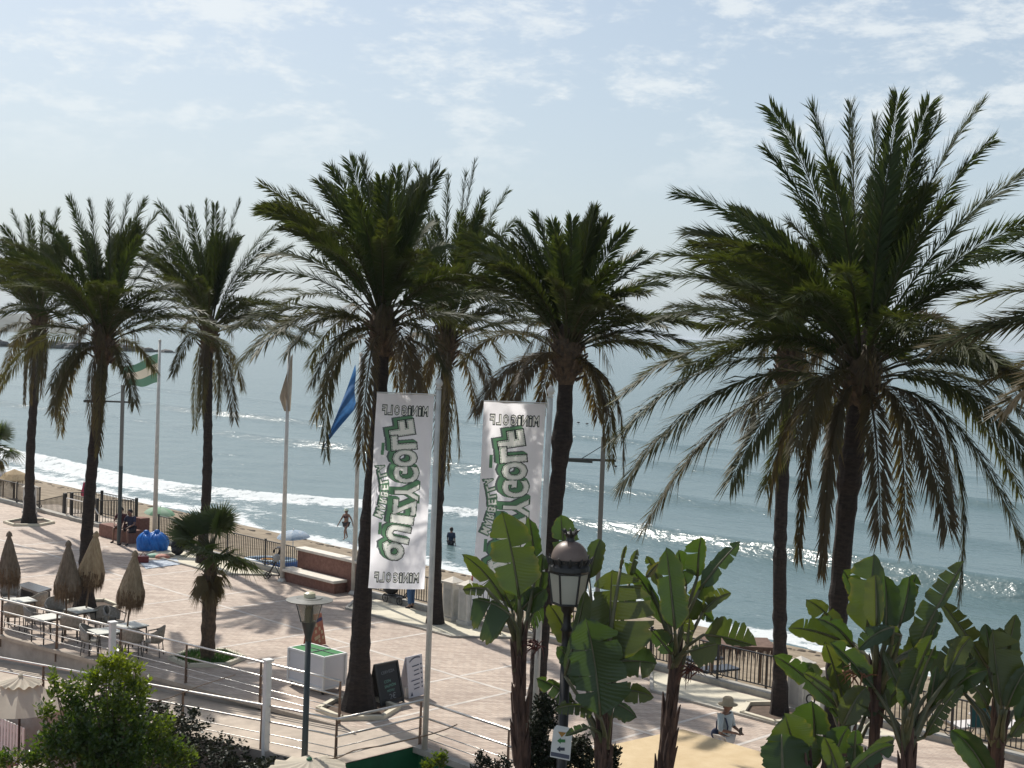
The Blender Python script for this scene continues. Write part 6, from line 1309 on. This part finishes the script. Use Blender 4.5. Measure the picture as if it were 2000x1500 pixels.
    if bottom:
        ln = bottom[1]; q = [J['pelvis']]; e = []; r_ = [.165]
        for sd in ('l', 'r'):
            k = len(q); q += [J['hip_'+sd], J['hip_'+sd].lerp(J['kn_'+sd], min(1, ln))]; e += [(0, k), (k, k+1)]; r_ += [.105, .085]
            if ln > 1: q += [J['kn_'+sd].lerp(J['an_'+sd], ln-1)]; e += [(k+1, k+2)]; r_ += [.062]
        wear('trousers', q, e, r_, bottom[0])
    if shoes:
        b = MB()
        for sd in ('l', 'r'): b.tube([J['an_'+sd]-Z*.03*scale, J['an_'+sd].lerp(J['toe_'+sd], .5)-Z*.02*scale, J['toe_'+sd]], [.05*scale, .045*scale, .035*scale], 8)
        b.build('shoes', shoes, t, smooth=True)
    if hat:
        b = MB(); hc = hd+Z*.075*scale; b.lathe([(.21*scale, -.035*scale), (.215*scale, -.025*scale), (.125*scale, .0), (.115*scale, .10*scale), (.08*scale, .135*scale), (.01, .14*scale)], hc, 20); b.build('hat', hat, t, smooth=True)
    return t, J, W_
def stand(ar=.0, stride=0.0, swing=.1):
    return dict(pelvis=(0, 0, .93), waist=(0, 0, 1.10), chest=(.01, 0, 1.30), neck=(.01, 0, 1.47), head=(.03, 0, 1.60), sh_l=(0, .18, 1.40), sh_r=(0, -.18, 1.40), el_l=(-swing*.6, .25, 1.13), el_r=(swing*.6, -.25, 1.13), wr_l=(-swing+.04, .27, .89), wr_r=(swing+.08, -.27, .89),
        hip_l=(0, .09, .88), hip_r=(0, -.09, .88), kn_l=(stride*.5+.03, .09, .49), kn_r=(-stride*.25+.02, -.09, .49), an_l=(stride*.5, .09, .08), an_r=(-stride*.6, -.09, .10 if stride else .08), toe_l=(stride*.5+.16, .10, .03), toe_r=(-stride*.6+.15, -.10, .03))
def sit(h=.54):
    return dict(pelvis=(0, 0, h+.12), waist=(-.02, 0, h+.29), chest=(.03, 0, h+.49), neck=(.08, 0, h+.65), head=(.13, 0, h+.78), sh_l=(.05, .19, h+.58), sh_r=(.05, -.19, h+.58), el_l=(.16, .27, h+.33), el_r=(.16, -.27, h+.33), wr_l=(.36, .16, h+.22), wr_r=(.36, -.16, h+.22),
        hip_l=(.06, .10, h+.09), hip_r=(.06, -.10, h+.09), kn_l=(.46, .14, h+.06), kn_r=(.46, -.14, h+.06), an_l=(.42, .14, .08), an_r=(.50, -.14, .08), toe_l=(.58, .15, .03), toe_r=(.66, -.15, .03))
M_navy = mat('navy shirt', (.022, .024, .055), .8); M_dk = mat('dark shorts', (.02, .018, .022), .8); M_maroon = mat('maroon dress', (.065, .012, .02), .8)
person(UV(52.05, 29.75), rad(-112), 'man in a dark navy shirt sitting on the low brick wall', sit(), (M_navy, .8), (M_dk, .9), shoes=M_dk)
person(UV(52.85, 29.75), rad(-100), 'person in maroon sitting behind the tall lamp post, next to the man', sit(), (M_maroon, .6), (M_maroon, .5), shoes=M_dk)
g = D(675, 1061, 78.5); g.z = SEA+.12; t, J, W_ = person(g, rad(-120), 'woman in a dark bikini walking along the water line in a pale sun visor', stand(stride=.45, swing=.28), None, None, hair=True)
b = MB(); 
for sd in (-1, 1): b.ball(W_((.10, sd*.075, 1.29)), .075, 10, 8)
b.build('bikini_top', mat('dark red bikini', (.05, .012, .015), .7), t, smooth=True); skin_mesh('bikini_bottom', [J['pelvis']-Z*.02, J['hip_l'], J['hip_r']], [(0, 1), (0, 2)], [.155, .10, .10], M_dk, t); b = MB(); b.lathe([(.13, .0), (.12, .06), (.10, .10)], J['head']+Z*.06, 14); b.ball(J['head']+Z*.07+Vector((math.cos(rad(-120)), math.sin(rad(-120)), 0))*.10, .11, 10, 6, (1, 1, .2)); b.build('visor', mat('pale green visor', (.5, .56, .45), .7), t, smooth=True)
g = D(881, 1052, 78.5); person((g.x, g.y, SEA-.72), rad(70), 'man in a dark blue shirt standing waist deep in the sea', stand(swing=-.12), (mat('dark blue rash vest', (.012, .025, .055), .7), 1.0), (M_dk, 1.0))
p_ = dict(sit(.0)); p_.update(pelvis=(0, 0, .12), kn_l=(.45, .14, .35), kn_r=(.45, -.14, .35), an_l=(.75, .14, .06), an_r=(.75, -.14, .06), toe_l=(.92, .15, .08), toe_r=(.92, -.15, .08), hip_l=(.06, .1, .11), hip_r=(.06, -.1, .11))
g = D(628, 1112, 55.5); g.z = beach_z(*uvof(g)); person(g, rad(60), 'person sitting on the sand behind the brick bench, only head and shoulders showing', p_, (M_dk, .5), (M_dk, .9))
M_shirt = mat('pale blue shirt', (.40, .46, .47), .8, var=.06, scale=8); ps = stand(); ps.update(el_l=(.03, .27, 1.12), wr_l=(.28, .14, 1.08), el_r=(.05, -.26, 1.13), wr_r=(.30, -.12, 1.10), head=(.05, 0, 1.60), chest=(-.01, 0, 1.30))
y = 29.6; g = D(1412, 1512, y); g.z = 0; hz_ = D(1412, 1368, y).z; t, J, W_ = person(g, rad(-42), 'person in a straw sun hat and pale blue shirt holding a phone, walking right', ps, (M_shirt, 1.25), (mat('white trousers', (.5, .49, .47), .8), 1.7), hat=mat('straw hat', (.40, .32, .21), .85, var=.1, scale=20), shoes=M_dk, hair=mat('brown hair', (.07, .035, .025), .6), scale=1.0)
b = MB(); q = W_((.40, 0, 1.13)); b.box(q, (.02, .09, .16), rad(-42)); o = b.build('phone', M_iron); tag(o, 'black phone held by the person in the sun hat', 'phone'); 
b = MB(); a = math.radians(-8); fwv = Vector((math.cos(a), math.sin(a), 0)); lf = Vector((-math.sin(a), math.cos(a), 0)); pts = [W_(p) for p in ((-.15, -.10, 1.02), (-.13, -.13, 1.25), (-.02, -.155, 1.44), (.10, -.14, 1.36), (.15, -.12, 1.2), (.13, -.12, 1.04))]; b.tube(pts, .018, 6); b.ball(W_((-.17, -.12, .98)), .10, 10, 8, (.9, .6, 1.2)); tag(b.build('shoulder_bag', mat('dark blue bag', (.02, .03, .07), .7), smooth=True), 'dark blue shoulder bag on a strap worn by the person in the sun hat', 'bag')
g = G(803, 1188); person(g, rad(150), 'person in blue trousers standing at the fence behind the left banner', stand(), (mat('grey shirt', (.3, .3, .3), .8), .6), (mat('blue jeans', (.04, .10, .22), .8), 1.85), shoes=M_dk)

# ================================================================ AIR: thin sea haze over the whole place
b = MB(); b.box((0, 5000, 4.4), (240000, 240000, 22.4)); hzo = b.build('haze', bpy.data.materials.new('sea haze')); hm = hzo.data.materials[0]; hm.use_nodes = True
hm.node_tree.nodes.remove(hm.node_tree.nodes['Principled BSDF']); pv = hm.node_tree.nodes.new('ShaderNodeVolumePrincipled'); pv.inputs['Color'].default_value = (.78, .86, .93, 1); pv.inputs['Density'].default_value = 0.00011; pv.inputs['Anisotropy'].default_value = 0.2
hm.node_tree.links.new(pv.outputs[0], hm.node_tree.nodes['Material Output'].inputs['Volume']); hzo['kind'] = 'stuff'; hzo['label'] = 'thin pale haze over the sea and the promenade'
